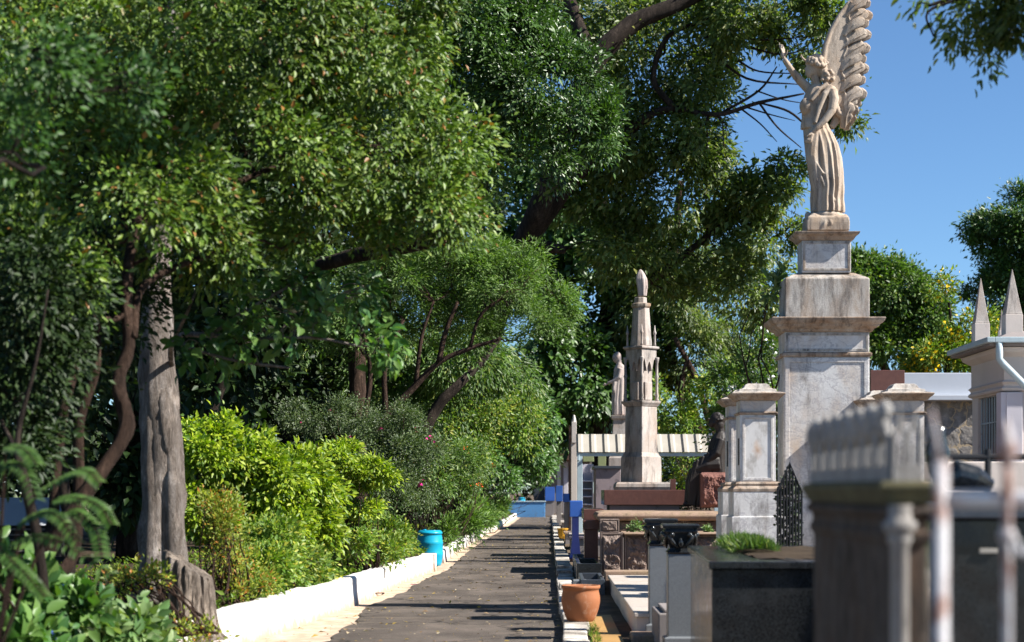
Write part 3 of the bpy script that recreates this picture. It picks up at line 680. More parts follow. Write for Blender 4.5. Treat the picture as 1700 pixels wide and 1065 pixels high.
for a in range(4):
    th = a*math.pi/2; mm = MB(); mm.poly(ox+23*s*math.cos(th), oy+23*s*math.sin(th), 8, [(Z(y, OD), r*s) for y, r in ((571, 2.6), (567, 1.8), (552, 1.5), (550, 2.6), (548, 2.8), (545, 1.5), (536, .6))]); part(mm, 'pinnacle', OBEL, ob, smooth=True)
u = PX(OD); u.m = MB()
u.robe([(490, 1067, 14, 7, 6, 1), (475, 1067, 14, 8.5, 7, 1), (462, 1065.5, 14, 9.5, 8, .9), (453, 1064.5, 14, 7, 6, .7), (447, 1064, 14, 3.5, 3, .3), (445, 1064, 14, 1, 1, 0)], 48, 8, .9, 1.0, .03)
remeshed(u.m, 'draped_finial', STATUE2, ob, .012, 1)

# --- standing statue behind
def robed(pxd, name, label, mat, secs, extra, pedx=None, vox=.02, base=None, group=None):
    root = thing(name, base, label, 'statue', group); q = PX(pxd); q.robe(secs, 64, 9, 1.2, 1.0, .01); extra(q); remeshed(q.m, 'body', mat, root, vox, 1); return root
SD = 58.0
def ex1(q):
    q.ell((1022.5, 0, 593.5), (6, 6, 8.5)); q.ell((1025, 0, 592), (6.5, 6.5, 8.5)); q.tube([(1027, 0, 596), (1029, 0, 606)], [5, 3.5])
    q.ell((1018, 0, 596), (1.4, 1.2, 1.4)); q.tube([(1027, 0, 600), (1028, 0, 610)], [4, 6])
    for y in (-7, 7):
        q.tube([(1030, y, 612), (1027, y*1.2, 626), (1017, y, 633), (1008, y*.8, 636)], [4.2, 3.8, 3.2, 2.2]); q.ell((1005, y*.8, 638), (3, 1.6, 2))
        for f in range(4): q.tube([(1004, y*.8-1.2+f*.8, 637.5), (1000.5, y*.8-1.2+f*.8, 639.5+f*.4)], [.75, .5], 6)
        q.tube([(1004, y*.8, 636.5), (1002, y*.6, 634.5)], [.8, .5], 6); q.tube([(1020, y, 634), (1018, y, 646), (1021, y, 655)], [3.2, 2.4, 1])
stt = robed(SD, 'robed_statue', 'pale robed statue with outstretched hands behind the obelisk monument', STATUE2,
      [(689, 1028, 0, 12, 10, 1), (665, 1027, 0, 11.5, 9.5, 1), (640, 1028, 0, 11, 9, .8), (622, 1029, 0, 10.5, 8.5, .6), (610, 1029.5, 0, 10, 8, .3), (604, 1029, 0, 5, 5, 0)], ex1, base=(X(1028, SD), SD, Z(690, SD)))
s5 = SD/F; m = MB(); m.rect(X(1018, SD), X(1040, SD), SD-.2, SD+.25, [(.3, .15), (Z(760, SD), .15), (Z(755, SD), .08), (Z(697, SD), 0), (Z(695, SD), 3*s5), (Z(690, SD), 4*s5)])
single(m, 'statue_pedestal', OBEL, 'square marble pedestal under the pale robed statue', 'pedestal', bevel=.01)
# --- seated mourner in dark bronze
BD = 35.5
def ex2(q):
    q.ell((1189, 0, 697), (11, 10.5, 13)); q.ell((1194, 0, 704), (9, 10, 13)); q.ell((1181, -1, 702), (5, 6, 8)); q.ell((1176.5, -1, 703), (2, 1.6, 2)); q.tube([(1194, 0, 708), (1196, 0, 722)], [8, 8])
    q.tube([(1192, -8, 770), (1172, -10, 772), (1156, -9, 779)], [14, 13, 11]); q.tube([(1192, 8, 770), (1172, 10, 772), (1154, 8, 780)], [14, 13, 11])
    q.tube([(1158, -9, 778), (1151, -9, 800), (1146, -8, 832)], [11, 10, 9]); q.tube([(1156, 8, 780), (1149, 8, 800), (1145, 8, 834)], [11, 10.5, 9])
    q.tube([(1196, -14, 730), (1188, -19, 752), (1174, -17, 765)], [8, 7, 5]); q.tube([(1196, 14, 730), (1184, 17, 750), (1172, 8, 764)], [8, 7, 5])
    q.ell((1169, -14, 767), (5, 3, 3)); 
    for f in range(4): q.tube([(1167, -16+f*1.6, 767), (1162, -16+f*1.6, 769.5)], [1.2, .9], 6)
    q.tube([(1168, -11.5, 765), (1164.5, -10, 764.5)], [1.2, .9], 6)
    for k in range(9): q.tube([(1188-k*4.5, -16-(k % 2)*2, 742+k*3), (1178-k*4.2, -17, 775+k*3), (1160-k*2.2, -14, 838)], [2.4, 2.4, 2.6], 7)
    q.ell((1141, -6, 836), (8, 5, 4)); q.ell((1142, 7, 837), (8, 5, 4))
    q.robe([(839, 1156, 0, 19, 18, 1.2), (810, 1159, 0, 15, 17, 1.1), (785, 1166, 0, 17, 17, 1)], 60, 10, 2.0, 3.0)
    for k in range(60):
        th = rg.uniform(0, 6.28); ph = rg.uniform(-.3, 1.4); xx = 1191+11*math.cos(th)*math.cos(ph)
        if xx > 1183 or ph > .9: q.ell((xx, 10.5*math.sin(th)*math.cos(ph), 699-13*math.sin(ph)), (2.6, 2.6, 2.6), None, 8, 6)
robed(BD, 'seated_mourner', 'dark bronze robed figure seated on the red granite rock', BRONZE,
      [(785, 1190, 0, 20, 18, 1), (762, 1190, 0, 17, 17, 1), (742, 1191, 0, 15, 17, .8), (728, 1194, 0, 14, 16, .5), (718, 1196, 0, 8, 9, .2)], ex2, base=(X(1190, BD), BD, Z(838, BD)), vox=.013)
def rockface(m, x0, x1, y, z0, z1, amp, seed, nx=16, nz_=16, margin=.0, depth=.3):
    v = []; f = []; nx = int(nx*2.2); nz_ = int(nz_*2.2)
    for j in range(nz_+1):
        for i in range(nx+1):
            a, c = i/nx, j/nz_; e = min(1, min(a, 1-a)*9, min(c, 1-c)*9)
            x = x0+(x1-x0)*a; z = z0+(z1-z0)*c; p = Vector((x*5+seed, z*4, seed)); dd = 0; am = 1.0; q = p*1.0
            for o_ in range(6): dd += am*(1-abs(mnoise.noise(q))*2.2); am *= .62; q = q*2.1+Vector((3.1, 1.7, 5.))
            cell = mnoise.voronoi(p*1.6)[0][0]
            v.append((x+.3*amp*e*mnoise.noise(p*4), y-amp*e*(.35*dd+.5*cell+.1), z))
    for j in range(nz_):
        for i in range(nx): q = j*(nx+1)+i; f.append((q, q+1, q+nx+2, q+nx+1))
    m.add(v, f); m.box(x0, x1, y+.002, y+depth, z0, z1)
m = MB(); rockface(m, X(1160, BD), X(1212, BD), BD-.45, Z(842, BD), Z(786, BD), .10, 3.1, 18, 18, depth=1.0)
m.rect(X(1160, BD), X(1212, BD), BD-.43, BD+.55, [(Z(787, BD), .0), (Z(784, BD), -.03)])
x0 = X(1160, BD)
single(m, 'granite_rock', REDROCK, 'rough red granite rock under the seated bronze figure', 'rock', bevel=0)
# --- sandstone rusticated wall
sw = thing('sandstone_wall', (X(1090, 34), 34, .05), 'rough sandstone block wall in two tiers with rounded capping', 'wall')
WD = 32.6
def panel(x0, x1, yt, yb, d, sd, amp=.06, fr=3):
    mm = MB(); s_ = d/F
    xa, xb, za, zb = X(x0, d), X(x1, d), Z(yb, d), Z(yt, d); f_ = fr*s_
    for a, b_, c, e in ((xa, xa+f_, za, zb), (xb-f_, xb, za, zb), (xa+f_, xb-f_, zb-f_, zb), (xa+f_, xb-f_, za, za+f_)): mm.box(a, b_, d-.012, d+.4, c, e)
    pn = part(mm, 'block', SAND, sw, .006); mm = MB(); rockface(mm, xa+f_, xb-f_, d+.01, za+f_, zb-f_, amp, sd, 20, 26, depth=.38); part(mm, 'rock_face', SAND, pn, smooth=False)
panel(997, 1034, 884, 956, WD, 1.1, .09); panel(1037, 1078, 886, 956, WD, 2.3, .09); panel(1081, 1135, 888, 956, WD, 3.7, .09); panel(1138, 1196, 888, 956, WD, 4.9, .09)
panel(996, 1028, 861.5, 883.5, WD+.05, 5.2, .04, 2.4)
WD2 = 34.4
panel(1026, 1082, 862, 892, WD2, 6.2, .08, 2); panel(1083, 1136, 862, 892, WD2, 7.2, .08, 2); panel(1137, 1200, 862, 892, WD2, 8.2, .08, 2)
mm = MB(); mm.rect(X(996, 34.2), X(1202, 34.2), 34.2, 36.6, [(Z(864, 34.2), .02), (Z(862, 34.2), .05), (Z(856, 34.2), .07), (Z(851, 34.2), .03), (Z(848.5, 34.2), -.10)]); part(mm, 'capping', SANDCAP, sw, .03, seg=3)
mm = MB(); mm.box(X(1036, 32.4), X(1200, 32.4), 32.42, 34.4, Z(887.4, 32.4), Z(884.8, 32.4)); part(mm, 'ledge', SANDCAP, sw, .01)
mm = MB(); mm.box(X(995, 32.5)-.02, X(1200, 32.5), 32.45, 33.2, .0, Z(956.5, 32.5)); part(mm, 'plinth', GREYC, sw, .01)
mm = MB(); mm.box(X(1021, 32), X(1200, 32), 31.75, 32.44, Z(968, 32), Z(957, 32)); part(mm, 'step', SANDCAP, sw, .02)
# --- pale slab grave in front of the wall
gv = thing('slab_grave', (1.4, 25, .05), 'low grave with pale pink top slab in front of the sandstone wall', 'grave')
m = MB(); m.box(.95, 1.95, 20.3, 29.4, .28, .335); part(m, 'top_slab', SLABM, gv, .012)
m = MB(); m.box(.98, 1.92, 20.34, 29.36, .02, .279); part(m, 'body', CREAM, gv, .005)
m = MB(); m.box(.90, 2.0, 29.42, 29.9, .02, .40); part(m, 'head_border', SANDCAP, gv, .02); m = MB(); m.box(.90, 2.0, 19.7, 20.28, .02, .13); part(m, 'foot_step', SANDCAP, gv, .02)
# --- clay pot
PD = 21.9; pot = thing('clay_pot', (X(964, PD), PD, .13), 'round terracotta pot standing on the kerb walk', 'plant pot')
m = MB(); s = PD/F
prof = [(1031, 20), (1029, 22.5), (1022, 26), (1010, 30), (998, 32.3), (990, 32), (982, 30.2), (977, 30), (976, 32.5), (971, 32.5), (971, 30), (978, 27), (1000, 28)]
m.poly(X(964, PD), PD, 40, [(Z(y, PD), r*s) for y, r in prof]); part(m, 'bowl', TERRA, pot, smooth=True)
m = MB(); m.poly(X(964, PD), PD, 24, [(Z(983, PD), 26*s), (Z(979, PD), 27*s), (Z(977, PD), 4*s)]); part(m, 'soil', SOIL, pot, smooth=True)
# --- pair of granite columns with dark foliate capitals
def column(cx, cy, ztop, label):
    r = thing('granite_column', (cx, cy, .05), label, 'column', 'granite columns with dark capitals')
    m = MB(); m.rect(cx-.13, cx+.13, cy-.13, cy+.13, [(.05, .04), (.2, .04), (.21, 0), (ztop-.31, 0)]); part(m, 'shaft', GREYGR, r, .008)
    m = MB(); m.rect(cx-.13, cx+.13, cy-.13, cy+.13, [(ztop-.31, -.005), (ztop-.29, .012), (ztop-.27, -.01), (ztop-.25, -.02), (ztop-.10, .02), (ztop-.075, .045), (ztop-.05, .03), (ztop-.045, .055), (ztop-.012, .06), (ztop, .045)]); cp = part(m, 'capital', BLACKGR, r, .005)
    m = MB()
    for sx, sy in ((0, -1), (-1, 0), (1, 0), (0, 1)):
        tx, ty = -sy, sx
        for sg in (-1, 1):
            pts = [(cx+sx*(.135+.02*math.sin(t*3))+tx*sg*(.02+.1*math.sin(t*1.5)), cy+sy*(.135+.02*math.sin(t*3))+ty*sg*(.02+.1*math.sin(t*1.5)), ztop-.25+.15*t) for t in np.linspace(0, 1, 7)]
            m.tube(pts, [.008, .012, .016, .018, .02, .022, .012], 8)
        m.ell((cx+sx*.15, cy+sy*.15, ztop-.19), (.03, .03, .05), 10, 8)
        m.ell((cx+sx*.165+tx*.09, cy+sy*.165+ty*.09, ztop-.11), (.028, .028, .028), 10, 8); m.ell((cx+sx*.165-tx*.09, cy+sy*.165-ty*.09, ztop-.11), (.028, .028, .028), 10, 8)
    part(m, 'acanthus', BLACKGR, cp, smooth=True)
column(X(1093, 20.4)+.02, 20.4, Z(860, 20.4), 'farther grey granite column with dark foliate capital')
column(X(1127, 18.6)+.01, 18.6, Z(869, 18.6), 'nearer grey granite column with dark capital, touching the black planter')
m = MB(); m.box(1.14, 1.9, 18.9, 20.1, .02, .42); m.box(1.2, 1.85, 18.95, 20.05, .42, .46); single(m, 'grave_block', GREYC, 'low grey stone block between the two granite columns', 'grave', bevel=.015)
# --- black granite planter tomb
bp = thing('granite_planter', (1.9, 15, .05), 'polished black granite planter tomb with tufts of grass on top', 'tomb')
def quadbox(m, p, z0, z1):
    m.loft([[(a, b_, z0) for a, b_ in p], [(a, b_, z1) for a, b_ in p]])
m = MB(); quadbox(m, [(1.215, 13.52), (2.75, 13.52), (2.75, 17.4), (1.36, 17.4)], .05, 1.115); part(m, 'body', BLACKGR, bp, .006)
m = MB(); quadbox(m, [(1.19, 13.48), (2.8, 13.48), (2.8, 17.45), (1.335, 17.45)], 1.117, 1.175); part(m, 'rim', BLACKGR, bp, .008)
m = MB(); grid = []
for j in range(13):
    for i in range(9): grid.append((1.62+i*.12, 13.9+j*.26, 1.178+.02*nz(i*.7, j*.7)+.03*math.sin(i/8*math.pi)*math.sin(j/12*math.pi)))
m.add(grid, [(j*9+i, j*9+i+1, j*9+i+10, j*9+i+9) for j in range(12) for i in range(8)]); part(m, 'soil', SOIL, bp, smooth=True)
m = MB(); quadbox(m, [(1.185+.004, 14.0), (1.19+.01, 13.6), (1.172, 13.6), (1.168, 14.0)], 1.05, 1.165)
# --- small dark lancet grille beside the pier
gl = thing('lancet_grille', (X(1311, 20), 20.0, .3), 'dark pointed iron lattice marker with ivy right of the front pier', 'grave marker')
m = MB(); gx = X(1311, 20); hwid = 20*20/F
for xx in np.linspace(-hwid, hwid, 9):
    zt = Z(770, 20)-abs(xx)/hwid*.30; m.tube([(gx+xx, 20, .3), (gx+xx, 20, zt)], .012, 6)
for zz in np.linspace(.5, 1.6, 6): m.tube([(gx-hwid, 20, zz), (gx+hwid, 20, zz)], .009, 6)
m.tube([(gx-hwid, 20, Z(770, 20)-.30), (gx, 20, Z(768, 20)), (gx+hwid, 20, Z(770, 20)-.30)], .016, 6); part(m, 'frame', IRON, gl)
rng = np.random.default_rng(77); N = 1100; q = np.stack([gx+(rng.random(N)*2-1)*hwid, 20.10+rng.normal(size=N)*.03, .3+rng.random(N)*1.65], 1)
q = q[q[:, 2] < Z(772, 20)-np.abs(q[:, 0]-gx)/hwid*.30]
link('ivy', leaf_mesh('ivy', q, rng.normal(size=q.shape)+np.array((0, -.6, -.5)), np.tile((0, -1, .3), (len(q), 1))+rng.normal(size=q.shape)*.4, .055, .7, L_DARK, gl.location), gl)
# --- brown granite tomb tops
def slabtomb(x0, x1, yt, yb, d, dep, label, mat=BROWNGR, name='granite_tomb', under=True, base=.02, group=None):
    r = thing(name, (X((x0+x1)/2, d), d+dep/2, base), label, 'tomb', group)
    mm = MB(); mm.box(X(x0, d), X(x1, d), d, d+dep, Z(yb, d), Z(yt, d)); part(mm, 'top_slab', mat, r, .008)
    if under:
        mm = MB(); mm.box(X(x0, d)+.12, X(x1, d)-.12, d+.08, d+dep-.08, base, Z(yb, d)-.002); part(mm, 'body', GREYC if mat is BROWNGR else mat, r, .006)
    return r
slabtomb(1003, 1138, 813, 838, 37.4, 2.2, 'long polished brown granite slab tomb below the obelisk monument')
slabtomb(969, 1003, 845, 863, 36.8, 2.5, 'lower brown granite tomb left of the sandstone wall')
m = MB(); m.box(X(970, 36), X(993, 36), 36, 36.6, .02, Z(879, 36)); m.box(X(968, 36), X(996, 36), 35.95, 36.65, Z(879, 36)+.003, Z(864, 36)); single(m, 'granite_stand', BROWNGR, 'small brown granite stand with wide top beside the sandstone wall', 'grave stand', bevel=.006)
m = MB(); m.box(X(1113, 39.9), X(1122, 39.9), 39.9, 40.1, .3, Z(795, 39.9)); single(m, 'granite_post', BROWNGR, 'short brown granite post right of the obelisk monument foot', 'post', bevel=.005)
m = MB(); m.box(X(1445, 27.6), X(1502, 27.6), 27.6, 28.3, .05, Z(614, 27.6)); single(m, 'granite_headstone', BROWNGR, 'tall brown granite block behind the piers right of the angel', 'headstone', bevel=.008)
# dark low open planter graves near the kerb
def planter(x0, x1, y0, y1, h, mat, label, lip=.05, group='low graves along the kerb'):
    r = thing('low_grave', ((x0+x1)/2, (y0+y1)/2, .03), label, 'grave', group)
    mm = MB(); mm.box(x0, x1, y0, y0+lip, .03, h); mm.box(x0, x1, y1-lip, y1, .03, h); mm.box(x0, x0+lip, y0+lip, y1-lip, .03, h-.002); mm.box(x1-lip, x1, y0+lip, y1-lip, .03, h-.002); part(mm, 'border', mat, r, .008)
    mm = MB(); mm.box(x0+lip, x1-lip, y0+lip, y1-lip, .03, h*.55); part(mm, 'bed', SOIL, r); return r
planter(.50, .88, 28.6, 31.0, .30, DARKGR, 'small dark granite edged grave just beyond the terracotta pot', .06)
planter(.34+.14, .93, 32.0, 34.6, .42, BLACKGR, 'black granite edged grave in front of the blue marker', .08)
planter(.50, .95, 35.6, 38.6, .36, GREYGR, 'grey granite edged grave beside the blue marker', .08)
m = MB()
for k in range(4): m.box(.44-.02*k, .60, 27.0+k*.6, 27.5+k*.6, .04, .14+.045*k)
single(m, 'stone_steps', GREYGR, 'little grey stone steps beyond the terracotta pot', 'steps', bevel=.01)
# --- blue marker
BM = 42.5; bm = thing('blue_marker', (X(956, BM), BM, .04), 'tall blue painted grave marker with square head and flared foot', 'grave marker'); s = BM/F
m = MB(); m.rect(X(950, BM), X(961, BM), BM, BM+1.0, [(.04, 5*s), (.16, 5*s), (.2, 3*s), (.6, 0), (Z(858, BM), 0)]); part(m, 'shaft', BLUEV, bm, .01)
m = MB(); m.box(X(946, BM), X(967, BM), BM-.04, BM+1.1, Z(858, BM)+.002, Z(831, BM)); part(m, 'head', BLUE, bm, .012)
m = MB(); m.rect(X(942, BM), X(968, BM), BM-.2, BM+1.3, [(.02, .02), (.12, .02)]); single(m, 'marker_footing', BROWNGR, 'reddish slab under the tall blue grave marker', 'grave slab', bevel=.01)
# yellow pot and small blue blocks further on
m = MB(); yy = 60.; m.poly(X(934, yy), yy, 16, [(.12, .11), (.2, .15), (.42, .17), (.43, .19), (.47, .19), (.47, .15)]); single(m, 'flower_pot', YEL, 'small mustard yellow pot on the far kerb', 'plant pot', smooth=False)
def blueblock(x0, x1, yt, yb, d, dep, label, mat=BLUE, lower=None):
    r = thing('blue_grave', (X((x0+x1)/2, d), d, .03), label, 'grave', 'blue painted graves along the path')
    mm = MB(); mm.box(X(x0, d), X(x1, d), d, d+dep, Z(yb, d), Z(yt, d)); part(mm, 'head', mat, r, .01)
    mm = MB(); mm.box(X(x0, d)+.04, X(x1, d)-.06, d+.06, d+dep-.05, .03, Z(yb, d)-.002); part(mm, 'body', lower or GREYC, r, .01)
blueblock(935, 947, 819, 833, 62, 1.4, 'blue topped grey grave behind the tall blue marker')
blueblock(923, 934, 806, 832, 88, 2.0, 'distant blue lower wall pier near the porch columns')
blueblock(905, 921, 808, 831, 122, 2.0, 'distant dark blue grave behind the blue planter')
blueblock(886, 904, 806, 830, 124, 1.6, 'distant dark blue grave left of the others behind the planter', DARKGR)
# blue planter closing the path
bl = thing('blue_planter', (X(875, 117), 117.3, 0), 'faded blue masonry planter closing the far end of the path', 'planter')
m = MB(); m.box(X(843, 117), X(905, 117), 117, 118.6, 0, Z(833, 117)); part(m, 'wall', SKYBLUE, bl, .02)
m = MB(); m.box(X(842, 117)-.02, X(906, 117)+.02, 116.95, 118.65, Z(833, 117)+.002, Z(831.3, 117)); part(m, 'rim', PALEBLUE, bl, .01)
def barrel(px, d, zb, r, h, label):
    b_ = thing('plastic_barrel', (X(px, d), d, zb), label, 'barrel', 'cyan plastic barrels'); m = MB()
    pr = [(0, .80), (.02, .86), (.1, .92), (.3, .99), (.34, 1.03), (.37, .99), (.5, 1.0), (.62, .99), (.65, 1.03), (.69, .98), (.85, .93), (.9, .90), (.905, .95), (.96, .96), (.965, .9), (1, .88)]
    m.poly(X(px, d), d, 40, [(zb+a*h, c*r) for a, c in pr]); part(m, 'drum', CYAN, b_, smooth=True)
    m = MB(); m.poly(X(px, d), d, 40, [(zb+h*.985, r*.8), (zb+h*1.008, r*.8), (zb+h*1.012, r*.76)]); m.poly(X(px, d)-.12, d, 12, [(zb+h, .04), (zb+h*1.04, .04)]); part(m, 'lid', CYAN, b_, .004)
barrel(713.5, 41.2, 0, .30, .80, 'cyan plastic barrel standing between the two stretches of white curb')
barrel(866, 121.5, .55, .26, .72, 'distant cyan barrel behind the blue planter')

# --- low graves in a row on the right of the kerb, further away
lg = [(.55, 46, 2.2, .9, .55, MAUVE, 'low mauve plastered grave beyond the tall blue marker'), (.6, 51, 2.4, 1.1, .5, OBEL, 'low marble grave beyond the mauve one'), (.5, 56.5, 2.2, 1.0, .42, SANDCAP, 'low sandstone grave before the yellow pot'),
      (.62, 66, 2.2, 1.1, .6, GREYGR, 'grey granite grave beyond the yellow pot'), (.5, 72, 2.4, 1.2, .5, SLABM, 'pale stone grave near the far end of the kerb'), (.65, 79, 2.6, 1.2, .75, MAUVE, 'taller mauve grave near the far end of the kerb'), (.5, 96, 3, 1.2, .5, KERB, 'worn whitish grave at the far end of the kerb')]
for x_, y_, l_, w_, h_, mt, lb in lg:
    r = thing('low_grave', (x_+w_/2, y_+l_/2, .03), lb, 'grave', 'low graves along the kerb')
    m = MB(); m.box(x_, x_+w_, y_, y_+l_, .03, h_-.07); part(m, 'body', GREYC, r, .01); m = MB(); m.box(x_-.05, x_+w_+.05, y_-.05, y_+l_+.05, h_-.068, h_); part(m, 'top_slab', mt, r, .012)
# graves of the middle distance seen between the monuments
slabtomb(989, 1030, 778, 850, 46, 2.2, 'mauve grey headstone block with blue top edge under the canopy', MAUVE, 'headstone_block', False)
m = MB(); m.box(X(987, 46)-.02, X(1032, 46), 45.93, 48.3, Z(778, 46)+.002, Z(773, 46)); single(m, 'blue_shelf', DARKGR, 'dark blue stone shelf lying on the mauve headstone block', 'slab', bevel=.008)
m = MB()
for k in range(4): m.box(X(967, 66), X(983, 66), 66, 66.5, Z(838-k*13, 66), Z(836-k*13, 66))
for xx in (966, 983.6): m.box(X(xx, 66), X(xx+1.4, 66), 66, 66.5, .1, Z(770, 66))
m.box(X(966, 66), X(985, 66), 66.52, 66.6, .1, Z(770, 66)); single(m, 'shelf_niche', LILAC, 'pale open shelving niche behind the pale blue post', 'niche', bevel=.01)
m = MB(); m.box(X(968, 68), X(986, 68), 68, 68.4, Z(766, 68), Z(752, 68)); m.box(X(993, 68), X(1006, 68), 68, 68.4, .1, Z(752, 68)); m.box(X(950, 68), X(958, 68), 68, 68.4, .1, Z(752, 68)); single(m, 'green_wall', GREENP, 'pale green wall strips behind the corrugated canopy', 'wall', bevel=.01)
# --- corrugated canopy on pale blue steel
CD = 52.; cn = thing('canopy', (X(962, CD), CD, .05), 'corrugated fibre cement canopy on a pale blue steel post', 'canopy'); s = CD/F
m = MB(); xs = []; x = 957.0
while x < 1192: xs += [(x, 0), (x+3.2, -.10), (x+8.2, -.10), (x+11.4, 0)]; x += 22
v = []
for a, dy in xs: v += [(X(a, CD), CD+dy, Z(750, CD)), (X(a, CD), CD+.8+dy, Z(719, CD)), (X(a, CD), CD+dy+.02, Z(750, CD)-.012), (X(a, CD), CD+.82+dy, Z(719, CD)-.012)]
f = []
for k in range(len(xs)-1): q = 4*k; f += [(q, q+4, q+5, q+1), (q+2, q+3, q+7, q+6), (q, q+2, q+6, q+4), (q+1, q+5, q+7, q+3)]
m.add(v, f); part(m, 'corrugated_roof', FIBRO, cn)
m = MB(); m.box(X(957, CD), X(1192, CD), CD+.03, CD+.13, Z(757, CD), Z(751, CD)); part(m, 'beam', PALEBLUE, cn, .008)
for a, dd in ((958, CD), (1186, CD)):
    m = MB(); m.box(X(a, dd), X(a+9, dd), dd+.02, dd+.14, .05, Z(757.2, dd)); m.box(X(a+1, dd)-.02, X(a+4, dd), dd-.05, dd+.02, Z(764, dd), Z(750, dd)); part(m, 'post', PALEBLUE, cn, .01)
m = MB(); m.box(X(948, 54), X(958, 54), 54, 54.5, .05, Z(735, 54)); m.box(X(949, 54), X(957, 54), 53.95, 54.4, Z(735, 54)+.003, Z(700, 54)); m.poly(X(953, 54), 54.2, 4, [(Z(700, 54)+.003, .08), (Z(688, 54), .03)]); single(m, 'gate_pillar', CREAM, 'narrow cream pillar with pointed top left of the canopy', 'pillar', bevel=.01)
m = MB(); m.box(X(944.5, 62), X(949, 62), 62, 62.4, .05, Z(706, 62)); single(m, 'brown_post', BROWNW, 'slim brown post left of the cream pointed pillar', 'post', bevel=.01)
# --- far porch house at the end of the path
hs = thing('porch_house', (X(932, 132), 134, 0), 'distant low house with brown roof edge and cream porch columns', 'house')
m = MB(); m.box(X(918, 132), X(985, 132), 131.5, 138, Z(764, 132), Z(748, 132)); part(m, 'roof_edge', BROWNW, hs, .03)
m = MB(); m.box(X(925, 132), X(931, 132), 132, 132.5, 0, Z(765, 132)); part(m, 'column', CREAM, hs, .02)
m = MB(); m.box(X(936, 132), X(943, 132), 133, 133.4, 0, Z(765, 132)); part(m, 'column', LILAC, hs, .02)
m = MB(); m.box(X(915, 132), X(985, 132), 137, 137.5, 0, Z(764, 132)); part(m, 'wall', GREYC, hs)
m = MB(); m.loft([[(X(912, 140), 140, Z(793, 140)), (X(945, 140), 140, Z(793, 140)), (X(945, 140), 144, Z(793, 140)), (X(912, 140), 144, Z(793, 140))], [(X(921, 140), 141.9, Z(777, 140)), (X(945, 140), 141.9, Z(777, 140)), (X(945, 140), 142, Z(777, 140)), (X(921, 140), 142, Z(777, 140))]])
m.box(X(915, 140), X(942, 140), 140.4, 143.6, 0, Z(793, 140)); single(m, 'tiled_hut', ORANGE, 'tiny distant hut with orange tiled roof at the end of the path', 'hut')

# --- stone chapel wall with white roof slab (far right)
fw = thing('stone_outbuilding', (X(1560, 34), 35, .05), 'stone walled outbuilding with white roof fascia behind the piers', 'building')
def crazy():
    t = NT('crazy_stone'); v_ = t.n('ShaderNodeTexVoronoi'); v_.feature = 'DISTANCE_TO_EDGE'; v_.inputs['Scale'].default_value = 2.2; nn_ = t.n('ShaderNodeTexNoise'); nn_.inputs['Scale'].default_value = 5; nn_.inputs['Detail'].default_value = 5; va = t.n('ShaderNodeVectorMath', operation='MULTIPLY_ADD'); t.l(t.tc.outputs['Object'], nn_.inputs['Vector']); t.l(nn_.outputs['Color'], va.inputs[0]); va.inputs[1].default_value = (.45, .45, .45); t.l(t.tc.outputs['Object'], va.inputs[2]); t.l(va.outputs[0], v_.inputs['Vector'])
    c = t.ramp(t.noise(5, 7, .7), [(.3, (.10, .09, .08)), (.55, (.27, .25, .23)), (.7, (.42, .38, .34))]); e = t.ramp(v_.outputs['Distance'], [(.02, (.45, .4, .33)), (.06, (0, 0, 0))])
    fct = t.ramp(v_.outputs['Distance'], [(.02, G3(1)), (.05, G3(0))]); t.bump(v_.outputs['Distance'], .8, .05); return t.done(t.mix(fct, c, (.42, .33, .22)), .9, .2)
m = MB(); m.box(X(1492, 34), X(1640, 34), 34, 37, .05, Z(666, 34)); part(m, 'wall', crazy(), fw)
m = MB(); m.box(X(1480, 34), X(1640, 34), 33.6, 37.5, Z(666, 34)+.003, Z(657, 34)); m.box(X(1480, 34), X(1640, 34), 33.75, 37.4, Z(657, 34)+.005, Z(620, 34)); part(m, 'roof_fascia', WHITEP, fw, .01)
# --- chapel tomb on far right
CH = 28.; s = CH/F; cx0 = X(1668, CH)
ch = thing('chapel_tomb', (cx0+1, CH+1, .05), 'cream chapel tomb with stone pinnacles and a barred side window', 'mausoleum')
m = MB(); y1 = 30.15
def wallseg(m, ya, yb, za, zb): m.box(cx0, cx0+.25, ya, yb, za, zb)
zt = Z(585, CH); wy0, wy1 = 28.42, 29.75; wz1 = Z(652, CH)
wallseg(m, CH+.26, wy0, .05, zt); wallseg(m, wy1, y1, .05, zt); wallseg(m, wy0, wy1, wz1, zt); wallseg(m, wy0, wy1, .05, 1.3)
m.box(cx0, cx0+3.2, CH, CH+.255, .05, zt); m.box(cx0+.25, cx0+3.2, y1-.25, y1, .05, zt); m.box(cx0+2.95, cx0+3.2, CH+.255, y1-.25, .05, zt); part(m, 'wall', CREAM, ch, .006)
m = MB(); m.rect(cx0, cx0+3.2, CH, y1, [(Z(650, CH), .01), (Z(648, CH), .05), (Z(644, CH), .06), (Z(640, CH), .02), (Z(637, CH), .03), (Z(634, CH), .06), (Z(630, CH), .015), (Z(592, CH), .015), (Z(589, CH), .06), (Z(584, CH), .13), (Z(577, CH), .16), (Z(576, CH), .14)]); part(m, 'entablature', CREAM, ch, .005)
m = MB(); m.box(cx0-.08, cx0+.02, CH-.08, CH+.22, .05, Z(651, CH)); m.box(X(1668, CH), X(1695, CH), CH-.10, CH, .05, Z(651, CH)); part(m, 'pilaster', LILAC, ch, .01)
